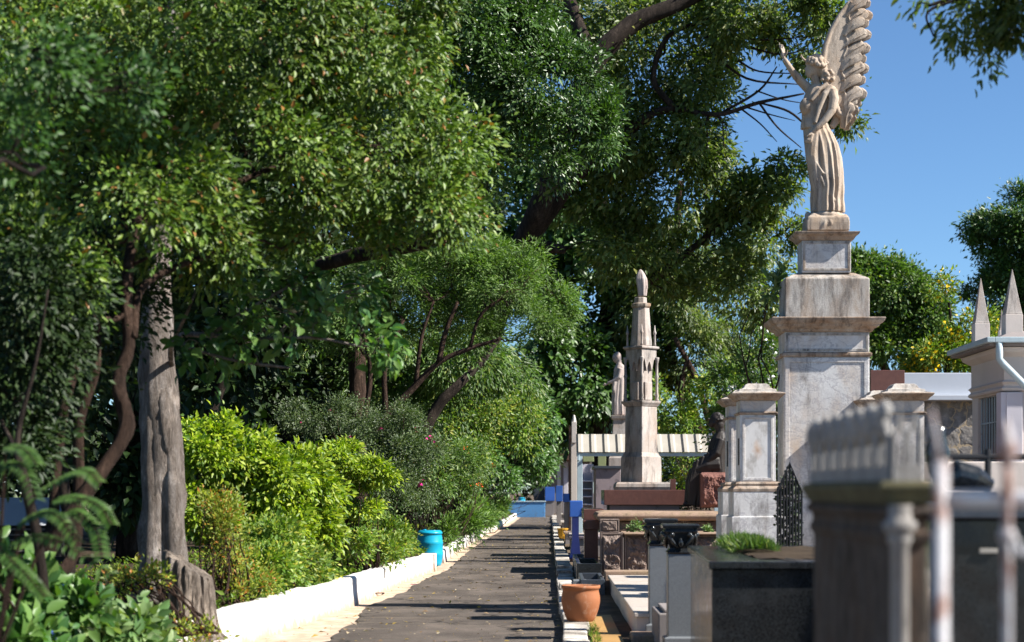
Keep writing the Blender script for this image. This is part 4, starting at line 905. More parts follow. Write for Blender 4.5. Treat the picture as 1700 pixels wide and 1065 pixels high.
m = MB(); m.box(cx0-.30, cx0+3.4, CH-.25, y1+.3, Z(576, CH)+.004, Z(569, CH)); m.loft([[(cx0-.30, CH-.25, Z(569, CH)+.006), (cx0+3.4, CH-.25, Z(569, CH)+.006), (cx0+3.4, y1+.3, Z(569, CH)+.006), (cx0-.30, y1+.3, Z(569, CH)+.006)], [(cx0+.15, CH+.1, Z(548, CH)), (cx0+2.8, CH+.1, Z(548, CH)), (cx0+2.8, y1, Z(548, CH)), (cx0+.15, y1, Z(548, CH))]]); part(m, 'roof', GREYC, ch, .01)
for (px_, yb, yt, yp, d_, hw) in ((1684, 572, 521, 445, CH+.05, 14.5), (1631, 572, 536, 460, y1-.1, 12.5), (1664, 560, 548, 513, 34.0, 5)):
    mm = MB(); s_ = d_/F; cx_ = X(px_, d_)
    mm.rect(cx_-hw*s_, cx_+hw*s_, d_, d_+2*hw*s_, [(Z(yb+8, d_), 0), (Z(yt, d_), 0)]); pn = part(mm, 'pinnacle_block', CREAM, ch, .006)
    mm = MB(); mm.rect(cx_-hw*s_, cx_+hw*s_, d_, d_+2*hw*s_, [(Z(yt, d_)+.002, -.004), (Z(yt-4, d_), -1.5*s_), (Z(yp, d_), -hw*s_+.006)]); part(mm, 'pyramid', OBEL, pn, .006)
m = MB()
for yv in np.linspace(wy0+.06, wy1-.06, 8): m.tube([(cx0+.05, yv, 1.3), (cx0+.05, yv, wz1)], .012, 6)
for zv in (1.6, 2.2, 2.8): m.tube([(cx0+.05, wy0, zv), (cx0+.05, wy1, zv)], .012, 6)
wn = part(m, 'window_bars', PALEBLUE, ch); m = MB()
m.box(cx0+.13, cx0+.15, wy0, wy1, 1.3, wz1); part(m, 'pane', BLACKGR, wn)
m = MB(); m.tube([(cx0-.16, CH-.30, Z(566, CH)), (cx0-.16, CH-.31, Z(598, CH)), (cx0-.1, CH-.31, Z(606, CH)), (X(1706, CH), CH-.31, Z(655, CH)), (X(1725, CH), CH-.31, Z(660, CH)), (X(1725, CH), CH-.31, .1)], .055, 12); part(m, 'downpipe', PALEBLUE, ch, smooth=True)
m = MB(); m.box(cx0-.36, cx0-.24, CH-.36, y1+.3, Z(571, CH), Z(562, CH)); m.box(cx0-.24, cx0+3, CH-.36, CH-.26, Z(571, CH), Z(562, CH)); part(m, 'gutter', PALEBLUE, ch, .01)
# ledge and dark things in front of the outbuilding
m = MB(); m.box(X(1545, 24), X(1900, 24), 24, 26.5, .05, Z(766, 24)); single(m, 'low_stone_tomb', CREAM, 'cream stone tomb in front of the stone outbuilding', 'tomb', bevel=.01)

# ================================================================ FOREGROUND RIGHT
# near gabled tomb with gothic cresting
ft = thing('crested_tomb', (1.1, 5.7, .05), 'old grimy stone tomb with pierced gothic cresting in the near foreground', 'tomb')
FD = 5.0; fx0, fx1, fy1 = X(1466, FD), X(1553, FD), 6.55
GRIME_SHADE = stone('stained_shaded_tomb_stone', (.17, .135, .11), (.11, .062, .036), (.018, .015, .012), 6, 1.0, 1.5, .85, .8, .4)  # stains plus a base colour darkened for the shade on this tomb
CREST = stone('pale_cresting_stone', (.38, .36, .335), (.36, .32, .28), (.12, .11, .10), 5, .5, .7, .85, .6, .3)
m = MB(); m.rect(fx0+.03, fx1-.02, FD+.03, fy1-.03, [(.05, .03), (.35, .03), (.37, 0), (Z(905, FD), 0), (Z(902, FD), .008), (Z(886, FD), .014), (Z(880, FD), .004), (Z(862, FD), .004), (Z(857, FD), .02), (Z(848, FD), .026), (Z(838, FD), .01)]); part(m, 'body', GRIME_SHADE, ft, .003)
MOSS = stone('mossy_cap_stone', (.17, .155, .08), (.12, .10, .05), (.07, .06, .035), 4, .8, .7, .9, .8, .4)
m = MB(); m.rect(fx0+.02, fx1-.02, FD+.02, fy1-.02, [(Z(838, FD), .0), (Z(832, FD), .012), (Z(824, FD), .015), (Z(816, FD), .025), (Z(806, FD), .03), (Z(800, FD), .025), (Z(798, FD), .0)]); part(m, 'cornice', MOSS, ft, .004)
for xx in (fx0+.042,): 
    m = MB(); m.poly(xx, FD-.02, 14, [(.05, .04), (.4, .04), (.42, .028), (Z(905, FD), .026), (Z(900, FD), .033), (Z(893, FD), .036), (Z(886, FD), .03), (Z(880, FD), .045), (Z(868, FD), .05), (Z(862, FD), .035), (Z(845, FD), .03), (Z(838, FD), .035)]); part(m, 'colonnette', CREST, ft, smooth=True)
def crest(m, p0, p1, z0, z1, n, th):
    p0 = np.array(p0); p1 = np.array(p1); t = (p1-p0); L = np.linalg.norm(t); t = t/L; nn = np.array((-t[1], t[0]))
    def bx(a0, a1, c0, c1, k=0):
        q = [p0+t*a+nn*b_ for a, b_ in ((a0, -th/2+k), (a1, -th/2+k), (a1, th/2-k), (a0, th/2-k))]
        m.loft([[(q_[0], q_[1], c0) for q_ in q], [(q_[0], q_[1], c1) for q_ in q]])
    H = z1-z0; bx(0, L, z0, z0+H*.22); w_ = L/n
    for k in range(n):
        a = k*w_; bx(a+w_*.02, a+w_*.20, z0+H*.222, z0+H*.66, .001); bx(a+w_*.80, a+w_*.98, z0+H*.222, z0+H*.66, .001)
        bx(a+w_*.44, a+w_*.56, z0+H*.222, z0+H*.50, .003)
        # pointed arch cap
        c = p0+t*(a+w_/2)
        q = [(-.5, .56), (-.34, .66), (0, .98+.02*(k % 2)), (.34, .66), (.5, .56), (.30, .54), (0, .76), (-.30, .54)]
        ring = lambda s_: [(c[0]+t[0]*u_*w_+nn[0]*s_, c[1]+t[1]*u_*w_+nn[1]*s_, z0+H*v_) for u_, v_ in q]
        m.loft([ring(-th*.35), ring(th*.35)]); m.ell((c[0], c[1], z0+H*1.0), (w_*.12, w_*.12, w_*.16), 8, 6)
        m.ell((p0[0]+t[0]*a, p0[1]+t[1]*a, z0+H*.86), (w_*.13, w_*.13, w_*.22), 8, 6)
m = MB(); crest(m, (fx0+.03, fy1-.03), (fx0+.03, FD+.03), Z(798, FD), Z(680, FD), 7, .028); part(m, 'side_cresting', CREST, ft, .003)
m = MB(); crest(m, (fx0+.03, FD+.03), (fx1-.03, FD+.03), Z(798, FD), Z(672, FD), 2, .03); part(m, 'front_cresting', CREST, ft, .003)
# rusty iron fence
FE = 3.55; fe = thing('iron_fence', (X(1562, FE), FE, 0), 'rusty white painted iron fence in the near foreground', 'fence'); s = FE/F
m = MB(); m.tube([(X(1562, FE), FE, -.02), (X(1562, FE), FE, Z(765, FE))], 13*s, 14); m.ell((X(1562, FE), FE, Z(775, FE)), (13*s, 13*s, 13*s), 14, 10)
m.tube([(X(1558, FE), FE, Z(765, FE)), (X(1552, FE), FE, Z(720, FE)), (X(1547, FE), FE, Z(676, FE))], [7*s, 5*s, 2.5*s], 10); part(m, 'post', RUSTY, fe, smooth=True)
m = MB(); m.tube([(X(1574, FE), FE, Z(828, FE)), (X(1800, FE), FE, Z(828, FE)), (X(2300, FE), FE, Z(828, FE))], 13.5*s, 14); part(m, 'rail', LITRAIL, fe, smooth=True); m = MB(); m.box(X(1575, FE), X(2300, FE), FE-.008, FE+.012, .12, .15); part(m, 'rail', RUSTY, fe, .004)
for a in (1668, 1790, 1912, 2034):
    m = MB(); m.tube([(X(a, FE), FE-.018, .0), (X(a, FE), FE-.018, Z(812, FE)), (X(a, FE), FE-.018, Z(775, FE))], [8*s, 8*s, 7*s], 10)
    m.poly(X(a, FE), FE-.018, 8, [(Z(y, FE), r*s) for y, r in ((778, 8), (765, 12), (750, 19), (738, 17), (720, 10), (695, 2))], 0, .5); part(m, 'spear_picket', RUSTY, fe, smooth=True)
    for sg in (-1, 1):
        pts = [(X(a+sg*(12+26*t_**1.2), FE), FE-.016, Z(892+62*math.sin(t_*2.0)*.8-30*t_, FE)) for t_ in np.linspace(0, 1, 9)]
        if sg > 0: m2 = MB(); m2.tube(pts, 6*s, 8); m2.ell((X(a, FE), FE-.018, Z(888, FE)), (15*s, 13*s, 14*s), 10, 8); part(m2, 'scroll', RUSTY, fe, smooth=True)
# dark tombs behind the fence
dt = thing('dark_granite_tomb', (X(1680, 9), 9.5, .05), 'dark granite tomb seen through the iron fence', 'tomb')
m = MB(); m.box(X(1545, 9), X(1900, 9), 9, 12.5, .05, 1.56); part(m, 'body', BLACKGR, dt, .01)
m = MB(); m.box(X(1535, 9), X(1905, 9), 8.95, 12.55, 1.562, 1.64); part(m, 'top_slab', DARKGR, dt, .01)
m = MB(); m.box(X(1632, 9)-.02, X(1655, 9), 8.985, 8.998, Z(918, 9), Z(910, 9)); part(m, 'plaque', FIBRO, dt, .002)
m = MB(); m.box(X(1560, 7), X(1760, 7), 6.6, 7.6, .05, .98); m.box(X(1555, 7), X(1770, 7), 6.55, 7.65, .982, 1.05); single(m, 'blue_grave_slab', DARKGR, 'low dark blue granite grave behind the iron fence', 'grave', bevel=.01)
v_ = thing('black_vase_group', (X(1600, 10), 10, 1.64), 'black granite ornament lying on the dark granite tomb', 'ornament')
m = MB(); m.tube([(X(1568, 10), 10, 1.75), (X(1590, 10), 10, 1.79), (X(1620, 10), 10, 1.77), (X(1648, 10), 10, 1.73)], [.05, .085, .07, .03], 14); m.box(X(1565, 10), X(1650, 10), 9.9, 10.2, 1.641, 1.70); part(m, 'scroll_roll', BLACKGR, v_, .01)
m = MB(); m.poly(X(1563, 10), 10.1, 14, [(1.641, .06), (1.70, .05), (1.74, .025), (1.84, .06), (1.92, .07), (2.02, .04), (2.06, .05)]); single(m, 'black_urn', BLACKGR, 'slender black urn on the dark granite tomb by the fence post', 'urn', smooth=True)
m = MB(); m.tube([(X(1555, 12), 12, Z(758, 12)), (X(1950, 12), 12, Z(758, 12))], .022, 8)
m.tube([(X(1640, 12), 12, 1.6), (X(1640, 12), 12, Z(745, 12))], .022, 8); m.tube([(X(1760, 12), 12, 1.6), (X(1760, 12), 12, Z(745, 12))], .022, 8); single(m, 'iron_rail', IRON, 'thin black iron rail behind the dark granite tomb', 'railing')
# ================================================================ VEGETATION
# --- myrtle-like tree over the left of the picture
tree('myrtle_tree', 'big glossy leaved tree with reddish shoot tips and twisted bare stems, nearest on the left', 'tree',
     [(20, 1035, 14.4, 15), (48, 975, 14.4, 14.5), (96, 885, 14.4, 14), (130, 835, 14.4, 13), (180, 765, 14.5, 12), (211, 705, 14.6, 12.5), (196, 635, 14.7, 11), (214, 575, 14.8, 10), (210, 480, 14.9, 9), (225, 380, 15.2, 8), (270, 260, 15.6, 6)],
     [(120, 120, 15.5, 210, 160, 1.3), (380, 60, 16.5, 200, 150, 1.4), (590, 90, 17.5, 160, 140, 1.4), (640, 250, 17.5, 170, 120, 1.3), (690, 335, 17.5, 105, 80, 1.1), (420, 250, 16.5, 190, 150, 1.3),
      (190, 340, 15, 190, 130, 1.2), (540, 390, 17, 120, 70, 1.0), (700, -130, 14.6, 130, 90, .8), (560, -190, 14, 150, 90, .8), (400, -160, 13.6, 150, 80, .7), (350, 400, 16, 150, 65, 1.0), (40, 440, 14, 100, 90, .8), (600, 20, 17.5, 190, 80, 1.2), (735, 280, 18.2, 65, 60, .6)],  # unseen lobes above the frame added to shade the lower left foliage
     L_MYRTLE, limbs=[[(50, 970, 14.4, 11), (85, 880, 14.6, 10), (95, 780, 14.7, 9), (110, 660, 14.8, 9), (150, 540, 15, 8), (180, 430, 15, 7)],
                      [(40, 985, 14.5, 9), (118, 930, 14.9, 10), (130, 820, 15, 10), (132, 700, 15, 9), (160, 600, 15, 8), (150, 450, 15, 7)],
                      [(225, 380, 15.2, 6), (300, 340, 15.5, 6), (400, 300, 16, 5), (520, 250, 16.5, 4)], [(222, 560, 14.8, 7), (235, 480, 15, 6), (300, 440, 15.5, 5), (420, 400, 16, 4)]],
     barkm=BARKB, ncl=3600, per=24, cr=.155, L=.075, wr=.48, seed=3, droop=.25, twigs=160, jitter=.05)
for i, (a, bl_) in enumerate(((75, [(75, 990, 13, 8), (60, 880, 13, 8), (40, 800, 13, 8), (30, 720, 13, 5), (60, 600, 13, 3), (80, 480, 13, 1.5)]), (115, [(112, 985, 17, 9), (118, 900, 17, 9), (105, 800, 17, 9), (100, 660, 17, 7), (120, 520, 17, 4)]))):
    tree('slender_tree', ('grey slender trunk at the far left edge', 'dark upright trunk behind the twisted stems')[i], 'tree', bl_,
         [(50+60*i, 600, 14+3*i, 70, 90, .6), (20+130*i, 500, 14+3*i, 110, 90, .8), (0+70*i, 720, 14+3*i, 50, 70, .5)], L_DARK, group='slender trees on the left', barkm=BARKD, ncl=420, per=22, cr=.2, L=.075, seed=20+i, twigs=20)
# --- near out-of-focus branches, top left
tree('overhanging_shrub', 'soft blue green leafy branch nearest the camera at top left', 'tree',
     [(-260, 1500, 9, 18), (-200, 900, 9, 16), (-150, 400, 9, 14), (-60, 200, 9, 8)],
     [(0, 60, 10.5, 130, 90, .6), (120, 150, 11, 110, 80, .5), (20, 250, 10.5, 80, 60, .4)],
     L_NEAR, barkm=BARKD, ncl=170, per=14, cr=.14, L=.055, wr=.5, seed=5, droop=.2, twigs=40, hi=True)
# --- big pale trunk
EU = tree('grey_trunk_tree', 'tall tree with thick pale grey fluted trunk behind the stump', 'tree',
     [(268, 1000, 20, 60), (268, 960, 20, 42), (270, 880, 20, 37), (271, 780, 20, 36), (266, 680, 20, 34), (260, 600, 20, 30), (259, 520, 20, 26), (262, 450, 20.2, 23), (270, 300, 20.5, 20), (285, 100, 21, 17), (300, -60, 21.5, 14)],
     [(300, -200, 22, 300, 160, 2.2), (600, -240, 23, 260, 140, 2), (60, -180, 22, 260, 150, 2)], L_DARK, barkm=BARKG, ncl=700, per=22, cr=.4, L=.12, seed=6, twigs=30,
     limbs=[[(250, 985, 19.8, 24), (256, 860, 19.86, 22), (252, 760, 19.88, 18), (252, 660, 19.9, 13), (254, 560, 19.95, 8)], [(292, 985, 19.85, 22), (288, 860, 19.86, 20), (286, 780, 19.87, 17), (274, 690, 19.88, 16), (266, 620, 19.93, 9)]])
# --- stump
st = thing('tree_stump', (X(315, 18.3), 18.3, bedz(-3.6, 18.3)-.05), 'slanting cut grey tree stump beside the white curb', 'tree stump')
m = MB(); sx, sy = X(312, 18.3), 18.35; rings = []
n = 120
for t in list(np.linspace(0, 1, 34))+[1.0]:
    rr = np.interp(t, [0, .08, .25, .5, .75, .95, 1], [1.38, 1.18, 1.03, .95, .92, .9, .87]) if len(rings) < 34 else .3
    ring = []
    for j in range(n):
        th = 2*math.pi*j/n; rg_ = abs(mnoise.noise(Vector((math.cos(th)*2.6, math.sin(th)*2.6, t*.7)))); fine = mnoise.noise(Vector((math.cos(th)*9, math.sin(th)*9, t*2.2)))
        fl_ = 1.08-.42*math.exp(-rg_*9)*.6+.05*fine+.03*mnoise.noise(Vector((math.cos(th)*20, math.sin(th)*20, t*9))); 
        x = sx+.27*rr*fl_*math.cos(th); y = sy+.27*rr*fl_*math.sin(th); top = 1.02-.66*(x-sx+.1)+.035*nz(x*11, y*11); zb = .20
        ring.append((x, y, zb+(min(top, 1.10)-zb)*t))
    rings.append(ring)
m.loft(rings); part(m, 'wood', STUMP, st, smooth=False)
# --- second tier trees
tree('dense_round_tree', 'dense dark green round crowned tree overhanging the path', 'tree',
     [(335, 905, 39, 12), (345, 700, 39, 11), (470, 470, 38, 10), (760, 380, 35, 15), (800, 260, 34.5, 12), (850, 150, 34.5, 9)],
     [(800, 60, 34, 105, 105, 1.5), (760, -60, 34, 120, 80, 1.4), (900, 150, 34, 95, 85, 1.2), (870, 260, 34, 100, 62, 1.1), (960, 215, 34, 75, 62, .9), (1010, 215, 34, 40, 36, .5), (760, 180, 34, 90, 110, 1.2), (740, 330, 34.5, 70, 50, .8), (860, 50, 34, 70, 70, .9)],
     L_DENSE, ncl=2600, per=26, cr=.20, L=.11, wr=.48, seed=8, droop=.15, twigs=90, jitter=.06)
TE = 57.
tree('giant_leaning_tree', 'giant leaning tree with thick bare limbs and drooping leaves behind the angel', 'tree',
     [(740, 870, 62, 30), (770, 700, 61, 26), (815, 540, 60, 24), (868, 410, 59, 21), (895, 345, 58, 19), (945, 210, 57, 18), (985, 105, 56, 18), (1050, 40, 56, 15), (1140, 0, 56, 12), (1240, -60, 56, 8)],
     [(940, 40, 60, 130, 100, 3), (1090, 80, 59, 130, 90, 2.8), (1220, 40, 57, 100, 60, 2), (1330, 40, 56, 80, 45, 1.6), (1385, 170, 58, 38, 40, 1), (1080, 240, 59, 120, 90, 2.8), (1165, 160, 58, 70, 55, 1.6), (1010, 320, 60, 95, 80, 2.4),
      (1130, 330, 60, 120, 90, 2.6), (1240, 340, 59, 65, 40, 1.5), (1300, 270, 58, 35, 32, .8), (1280, 400, 59, 60, 45, 1.5), (1060, 440, 60, 90, 80, 2), (1230, 480, 60, 90, 75, 2), (1300, 345, 58, 50, 30, 1), (1410, 205, 57, 22, 28, .6), (1360, 90, 58, 45, 40, 1)],
     L_EUCA, limbs=[[(985, 105, 56, 14), (960, 40, 56.5, 11), (930, -40, 57, 9)], [(880, 400, 59, 12), (960, 290, 58, 11), (1040, 220, 57.5, 10), (1080, 190, 57, 7), (1120, 180, 57, 5), (1190, 190, 56.5, 4), (1260, 170, 56.3, 3), (1335, 155, 56, 1.4)],
                    [(1120, 180, 57, 6), (1085, 130, 57, 5), (1110, 60, 57, 4), (1180, 30, 57, 3)], [(1200, 186, 56.5, 2.5), (1260, 150, 56.4, 2), (1290, 110, 56.3, 1)], [(1260, 170, 56.3, 2), (1290, 210, 56.2, 1.5), (1330, 245, 56, .8)], [(1230, 180, 56.4, 1.6), (1262, 205, 56.3, 1.2), (1290, 235, 56.2, .6)], [(1225, 100, 56.6, 2), (1260, 118, 56.4, 1.5), (1325, 122, 56.2, .7)], [(1215, 60, 56.6, 2), (1270, 66, 56.4, 1.5), (1345, 60, 56.2, .7)], [(1240, 178, 56.4, 1.5), (1280, 190, 56.3, 1.1), (1320, 200, 56.2, .5)], [(1255, 150, 56.4, 1.4), (1300, 165, 56.3, 1), (1342, 172, 56.2, .5)],
                    [(1260, 170, 56.3, 1.6), (1310, 185, 56.2, 2), (1345, 215, 56, 1.2)], [(1170, 60, 57, 3), (1250, 80, 56.7, 2), (1300, 90, 56.5, 1.4), (1340, 80, 56.4, .8)], [(1180, 85, 57, 2.5), (1240, 130, 56.7, 2), (1330, 140, 56.3, .8)],
                    [(1060, 480, 60, 8), (1140, 420, 59.5, 6), (1200, 370, 59, 4), (1290, 290, 58.5, 2.4)], [(1200, 470, 60, 4), (1250, 420, 59.5, 3), (1320, 370, 59, 1.6)], [(868, 410, 59, 12), (905, 408, 58.6, 10), (938, 415, 58.3, 7)]],
     barkm=BARKD, ncl=3900, per=20, cr=.34, L=.23, wr=.42, seed=9, droop=.55, twigs=240, jitter=.08)
tree('vine_covered_tree', 'dark vine covered tree behind the obelisk monument', 'tree', [(1000, 800, 82, 16), (1000, 650, 82, 15), (1010, 480, 82, 13), (1000, 330, 82, 10)],
     [(930, 400, 82, 70, 80, 3), (1000, 450, 82, 60, 100, 3), (940, 520, 80, 60, 90, 3), (1060, 560, 82, 70, 110, 3), (960, 640, 80, 60, 80, 3), (900, 620, 78, 50, 70, 2), (850, 350, 84, 80, 80, 3), (840, 470, 84, 70, 70, 3), (1010, 700, 82, 80, 60, 3)],
     L_DENSE, ncl=1700, per=20, cr=.5, L=.34, wr=.6, seed=10, droop=.7, twigs=30)
tree('hanging_foliage_tree', 'tall tree with hanging grey green foliage right of the obelisk monument', 'tree', [(1190, 800, 80, 8), (1150, 680, 80, 8), (1110, 570, 80, 8), (1120, 420, 80, 7), (1130, 300, 80, 5)],
     [(1120, 420, 80, 70, 80, 2.5), (1110, 520, 80, 70, 70, 2.5), (1150, 600, 80, 60, 60, 2), (1200, 500, 82, 70, 90, 2.5), (1250, 590, 82, 60, 80, 2.5), (1100, 640, 80, 40, 60, 2), (1295, 660, 82, 45, 80, 2), (1290, 760, 82, 50, 50, 2)],
     L_EUCA, limbs=[[(1150, 760, 78, 5), (1130, 660, 78, 5), (1140, 600, 78, 4)], [(1185, 740, 78, 5), (1160, 640, 78, 5), (1120, 560, 78, 4)]], barkm=BARKB, ncl=1500, per=22, cr=.45, L=.28, wr=.28, seed=11, droop=1.0, twigs=30)
bush('yellow_green_thicket', 'sunlit yellow green thicket behind the corrugated canopy', 'shrub', (1150, 66), [(1150, 700, 66, 50, 55, 1.5), (1110, 680, 66, 30, 60, 1), (1200, 660, 66, 40, 60, 1.3), (1140, 790, 66, 60, 40, 1.3), (1100, 650, 66, 20, 40, .8)], L_GROUND, ncl=330, per=18, cr=.3, L=.17, seed=12, bloom=(YFLOWER, 16, .09, 3), stems=25)
bush('white_flowering_shrub', 'tall shrub with white blossom left of the angel pedestal', 'shrub', (1245, 44), [(1245, 640, 44, 40, 50, .8), (1225, 700, 44, 40, 60, .8), (1265, 590, 44, 25, 30, .5), (1205, 640, 44, 22, 40, .5)], L_MID, ncl=300, per=22, cr=.2, L=.11, seed=13, bloom=(WFLOWER, 55, .09, 5), stems=14)
tree('feathery_tree', 'leaning tree with a wide feathery light green crown over the shrubs', 'tree', [(598, 870, 41, 7), (590, 760, 41, 6.5), (622, 710, 41, 6), (680, 650, 41, 5.5), (728, 602, 41, 4.5), (780, 578, 41, 3.5), (832, 562, 41, 2.5)],
     [(740, 455, 42, 120, 52, 1.5), (850, 490, 42, 90, 68, 1.3), (900, 540, 42, 55, 45, .8), (640, 470, 42, 100, 70, 1.4), (700, 540, 42.5, 130, 55, 1.3), (820, 430, 42.5, 60, 30, .8), (590, 560, 42, 70, 60, 1), (930, 500, 42, 26, 30, .4)],
     L_FEATH, limbs=[[(728, 602, 41, 5), (740, 550, 41, 4), (760, 500, 41, 3)], [(640, 690, 41, 5), (640, 600, 41, 4), (670, 530, 41, 3)], [(600, 720, 41, 5), (615, 620, 41, 4), (600, 540, 41, 3)], [(780, 578, 41, 3), (800, 520, 41, 2.5), (860, 480, 41, 2)], [(690, 640, 41, 4), (700, 560, 41, 3), (720, 500, 41, 2)]],
     barkm=BARKB, ncl=2300, per=22, cr=.2, L=.12, wr=.22, seed=14, droop=.15, twigs=420, flat=.6, jitter=.22)
# leafy mass below it, several individual shrubs and trees
mids = [('broad leaved tree with hanging long leaves under the feathery crown', (700, 52), [(760, 620, 52, 80, 60, 1.4), (700, 680, 52, 70, 60, 1.3), (820, 640, 53, 60, 60, 1.2), (640, 640, 52, 60, 60, 1.2)], L_MID, 700, .19, .3, 1.0),
        ('bright shrub with upright stems in the middle of the bed', (720, 56), [(800, 730, 56, 60, 60, 1.3), (740, 760, 56, 55, 60, 1.2), (850, 700, 58, 45, 60, 1.2)], L_GROUND, 560, .14, .4, .5),
        ('tall green shrub near the far end of the white curb', (770, 72), [(860, 760, 72, 45, 60, 1.5), (830, 690, 72, 50, 60, 1.5), (880, 690, 72, 40, 50, 1.5), (800, 800, 70, 50, 40, 1.2)], L_BROAD, 560, .2, .5, .6),
        ('large leafed tree leaning over the far path', (800, 95), [(880, 740, 95, 45, 60, 2), (900, 690, 96, 40, 60, 2), (870, 640, 95, 50, 60, 2), (905, 770, 98, 26, 40, 1.4)], L_DENSE, 620, .28, .5, .6)]
for i, (lb, bpx, bls, lf, nc, LL, wr_, dr) in enumerate(mids):
    bush('leafy_shrub', lb, 'shrub', bpx, bls, lf, seed=30+i, ncl=nc, per=20, cr=.34, L=LL, wr=wr_, droop=dr, stems=18, barkm=BARKD)
tree('dark_trunked_tree', 'dark leaning trunk in the bed behind the magenta flowers', 'tree', [(700, 850, 49, 14), (700, 740, 49, 12), (722, 680, 49, 10), (760, 640, 49, 8), (800, 600, 49.5, 5), (830, 560, 50, 3)], [(770, 600, 50, 80, 50, 1.4), (680, 590, 50, 60, 45, 1.2)], L_MID, ncl=260, per=20, cr=.3, L=.18, wr=.3, seed=40, droop=.9, twigs=20)
tree('palm_like_stump', 'brown mossy upright trunk left of the feathery tree', 'tree', [(594, 870, 47, 15), (594, 700, 47, 14), (592, 600, 47, 14), (590, 560, 47, 14)], [(590, 540, 48, 90, 60, 1.4), (500, 560, 48, 80, 60, 1.4)], L_MID, ncl=300, per=20, cr=.32, L=.16, wr=.3, seed=41, droop=.9, barkm=BARKB, twigs=10)
# bougainvillea-like grey green bush with magenta flowers
bush('flowering_bush', 'grey green bush with a few magenta flowers behind the lime hedge', 'shrub', (640, 37), [(640, 740, 37, 75, 55, 1), (590, 700, 38, 80, 35, 1), (690, 790, 36.5, 45, 60, .8), (650, 830, 36, 60, 45, .8), (530, 700, 38, 70, 30, 1)],
     L_BUSH, ncl=900, per=34, cr=.16, L=.05, seed=15, bloom=(PINK, 8, .07, 7), stems=20, wr=.55)
bush('orange_flowered_bush', 'mixed green bush dotted with orange flowers beyond the barrel', 'shrub', (730, 47), [(755, 800, 47, 40, 55, .9), (715, 800, 46, 36, 50, .9), (780, 790, 49, 40, 50, .9)], L_MID, ncl=420, per=26, cr=.2, L=.10, seed=16, bloom=(ORFL, 12, .05, 5), stems=14, wr=.35, droop=.4)
# lime hedge
bush('lime_hedge', 'bright lime green hedge beside the pale grey trunk', 'hedge', (420, 25), [(345, 757, 24.5, 45, 42, .6), (410, 767, 24.8, 50, 45, .6), (360, 852, 24.4, 50, 50, .6), (450, 802, 25, 50, 55, .7), (500, 812, 25.6, 50, 50, .7), (540, 822, 26, 30, 45, .5), (470, 892, 25, 60, 45, .6), (400, 882, 24.5, 45, 50, .5), (330, 712, 24.6, 25, 22, .3), (380, 722, 24.8, 25, 18, .3), (520, 882, 25.6, 35, 40, .5)],
     L_LIME, ncl=1500, per=20, cr=.13, L=.095, seed=17, stems=26, wr=.5, droop=.45, upw=.8)
bush('lime_shrub', 'layered lime green shrub right of the lime hedge', 'shrub', (585, 30), [(600, 790, 30, 55, 26, .6), (590, 840, 30.3, 45, 22, .5), (570, 765, 30, 40, 24, .5), (625, 800, 30, 35, 18, .4)], L_LIME, ncl=420, per=24, cr=.14, L=.085, seed=18, stems=18, wr=.45, droop=.3, flat=.5)
bush('reddish_weed_clump', 'tall yellow green weeds with reddish tips beside the stump', 'plant', (375, 21), [(360, 900, 21, 45, 65, .35), (400, 950, 21.4, 45, 60, .35), (345, 850, 21, 30, 30, .3), (380, 1000, 21, 45, 30, .3)], L_WEED, ncl=330, per=20, cr=.12, L=.05, seed=19, stems=45, wr=.4, droop=-.2)
bush('yellow_leaved_plant', 'yellow green leafy plants filling the bed edge behind the near curb', 'plant', (450, 24), [(440, 910, 23.5, 60, 40, .5), (430, 960, 22.6, 60, 40, .45), (480, 940, 24, 50, 30, .4), (400, 1000, 21.6, 40, 25, .3)], L_GROUND, ncl=520, per=22, cr=.13, L=.07, seed=21, stems=30, wr=.5, droop=.1)
bush('low_green_cover', 'low green plants along the curb before the blue barrel', 'plant', (600, 31), [(560, 910, 28, 60, 32, .6), (610, 920, 31, 60, 25, .8), (650, 908, 34, 40, 20, .7), (520, 945, 26, 35, 20, .4), (580, 880, 31, 45, 25, .7), (620, 890, 34, 50, 20, .7)], L_GROUND, ncl=760, per=22, cr=.15, L=.08, seed=22, stems=30, wr=.5, droop=.1, bloom=(PINK, 2, .04, 5))
bush('curbside_plants', 'bright low plants behind the far stretch of white curb', 'plant', (755, 55), [(760, 870, 50, 30, 25, 1.0), (790, 858, 58, 30, 24, 1.8), (820, 850, 74, 25, 17, 3.5), (745, 890, 46, 18, 18, .6)], L_FEATH, ncl=420, per=26, cr=.2, L=.16, seed=23, stems=20, wr=.25, droop=-.1)
# sprig with large leaves reaching out from the grey trunk
tree('large_leaved_branch_tree', 'thin branches with large heart shaped leaves crossing in front of the lime hedge', 'tree',
     [(300, 1000, 21.3, 7), (296, 800, 21.2, 6), (290, 650, 20.6, 5), (287, 565, 19, 4.5), (350, 556, 17.4, 4), (440, 562, 17, 3), (520, 560, 17, 2.5), (600, 575, 17, 2)],
     [(330, 570, 17, 40, 40, .3), (420, 560, 17, 60, 40, .4), (520, 540, 17, 60, 45, .4), (600, 575, 17, 50, 30, .3), (450, 490, 17.4, 90, 40, .5), (560, 490, 17.4, 60, 40, .4), (640, 600, 16.8, 18, 35, .15)],
     L_BROAD, limbs=[[(287, 565, 18.6, 3.5), (340, 585, 17, 3), (400, 600, 17, 2.5), (480, 610, 17, 2)], [(350, 556, 17, 3), (400, 520, 17, 2.5), (470, 480, 17, 2)], [(287, 565, 18.6, 3), (310, 520, 17, 2.5), (330, 470, 17, 2)]],
     barkm=BARKG, ncl=150, per=6, cr=.16, L=.12, wr=.62, seed=24, droop=.6, twigs=60, hi=True, jitter=.03)
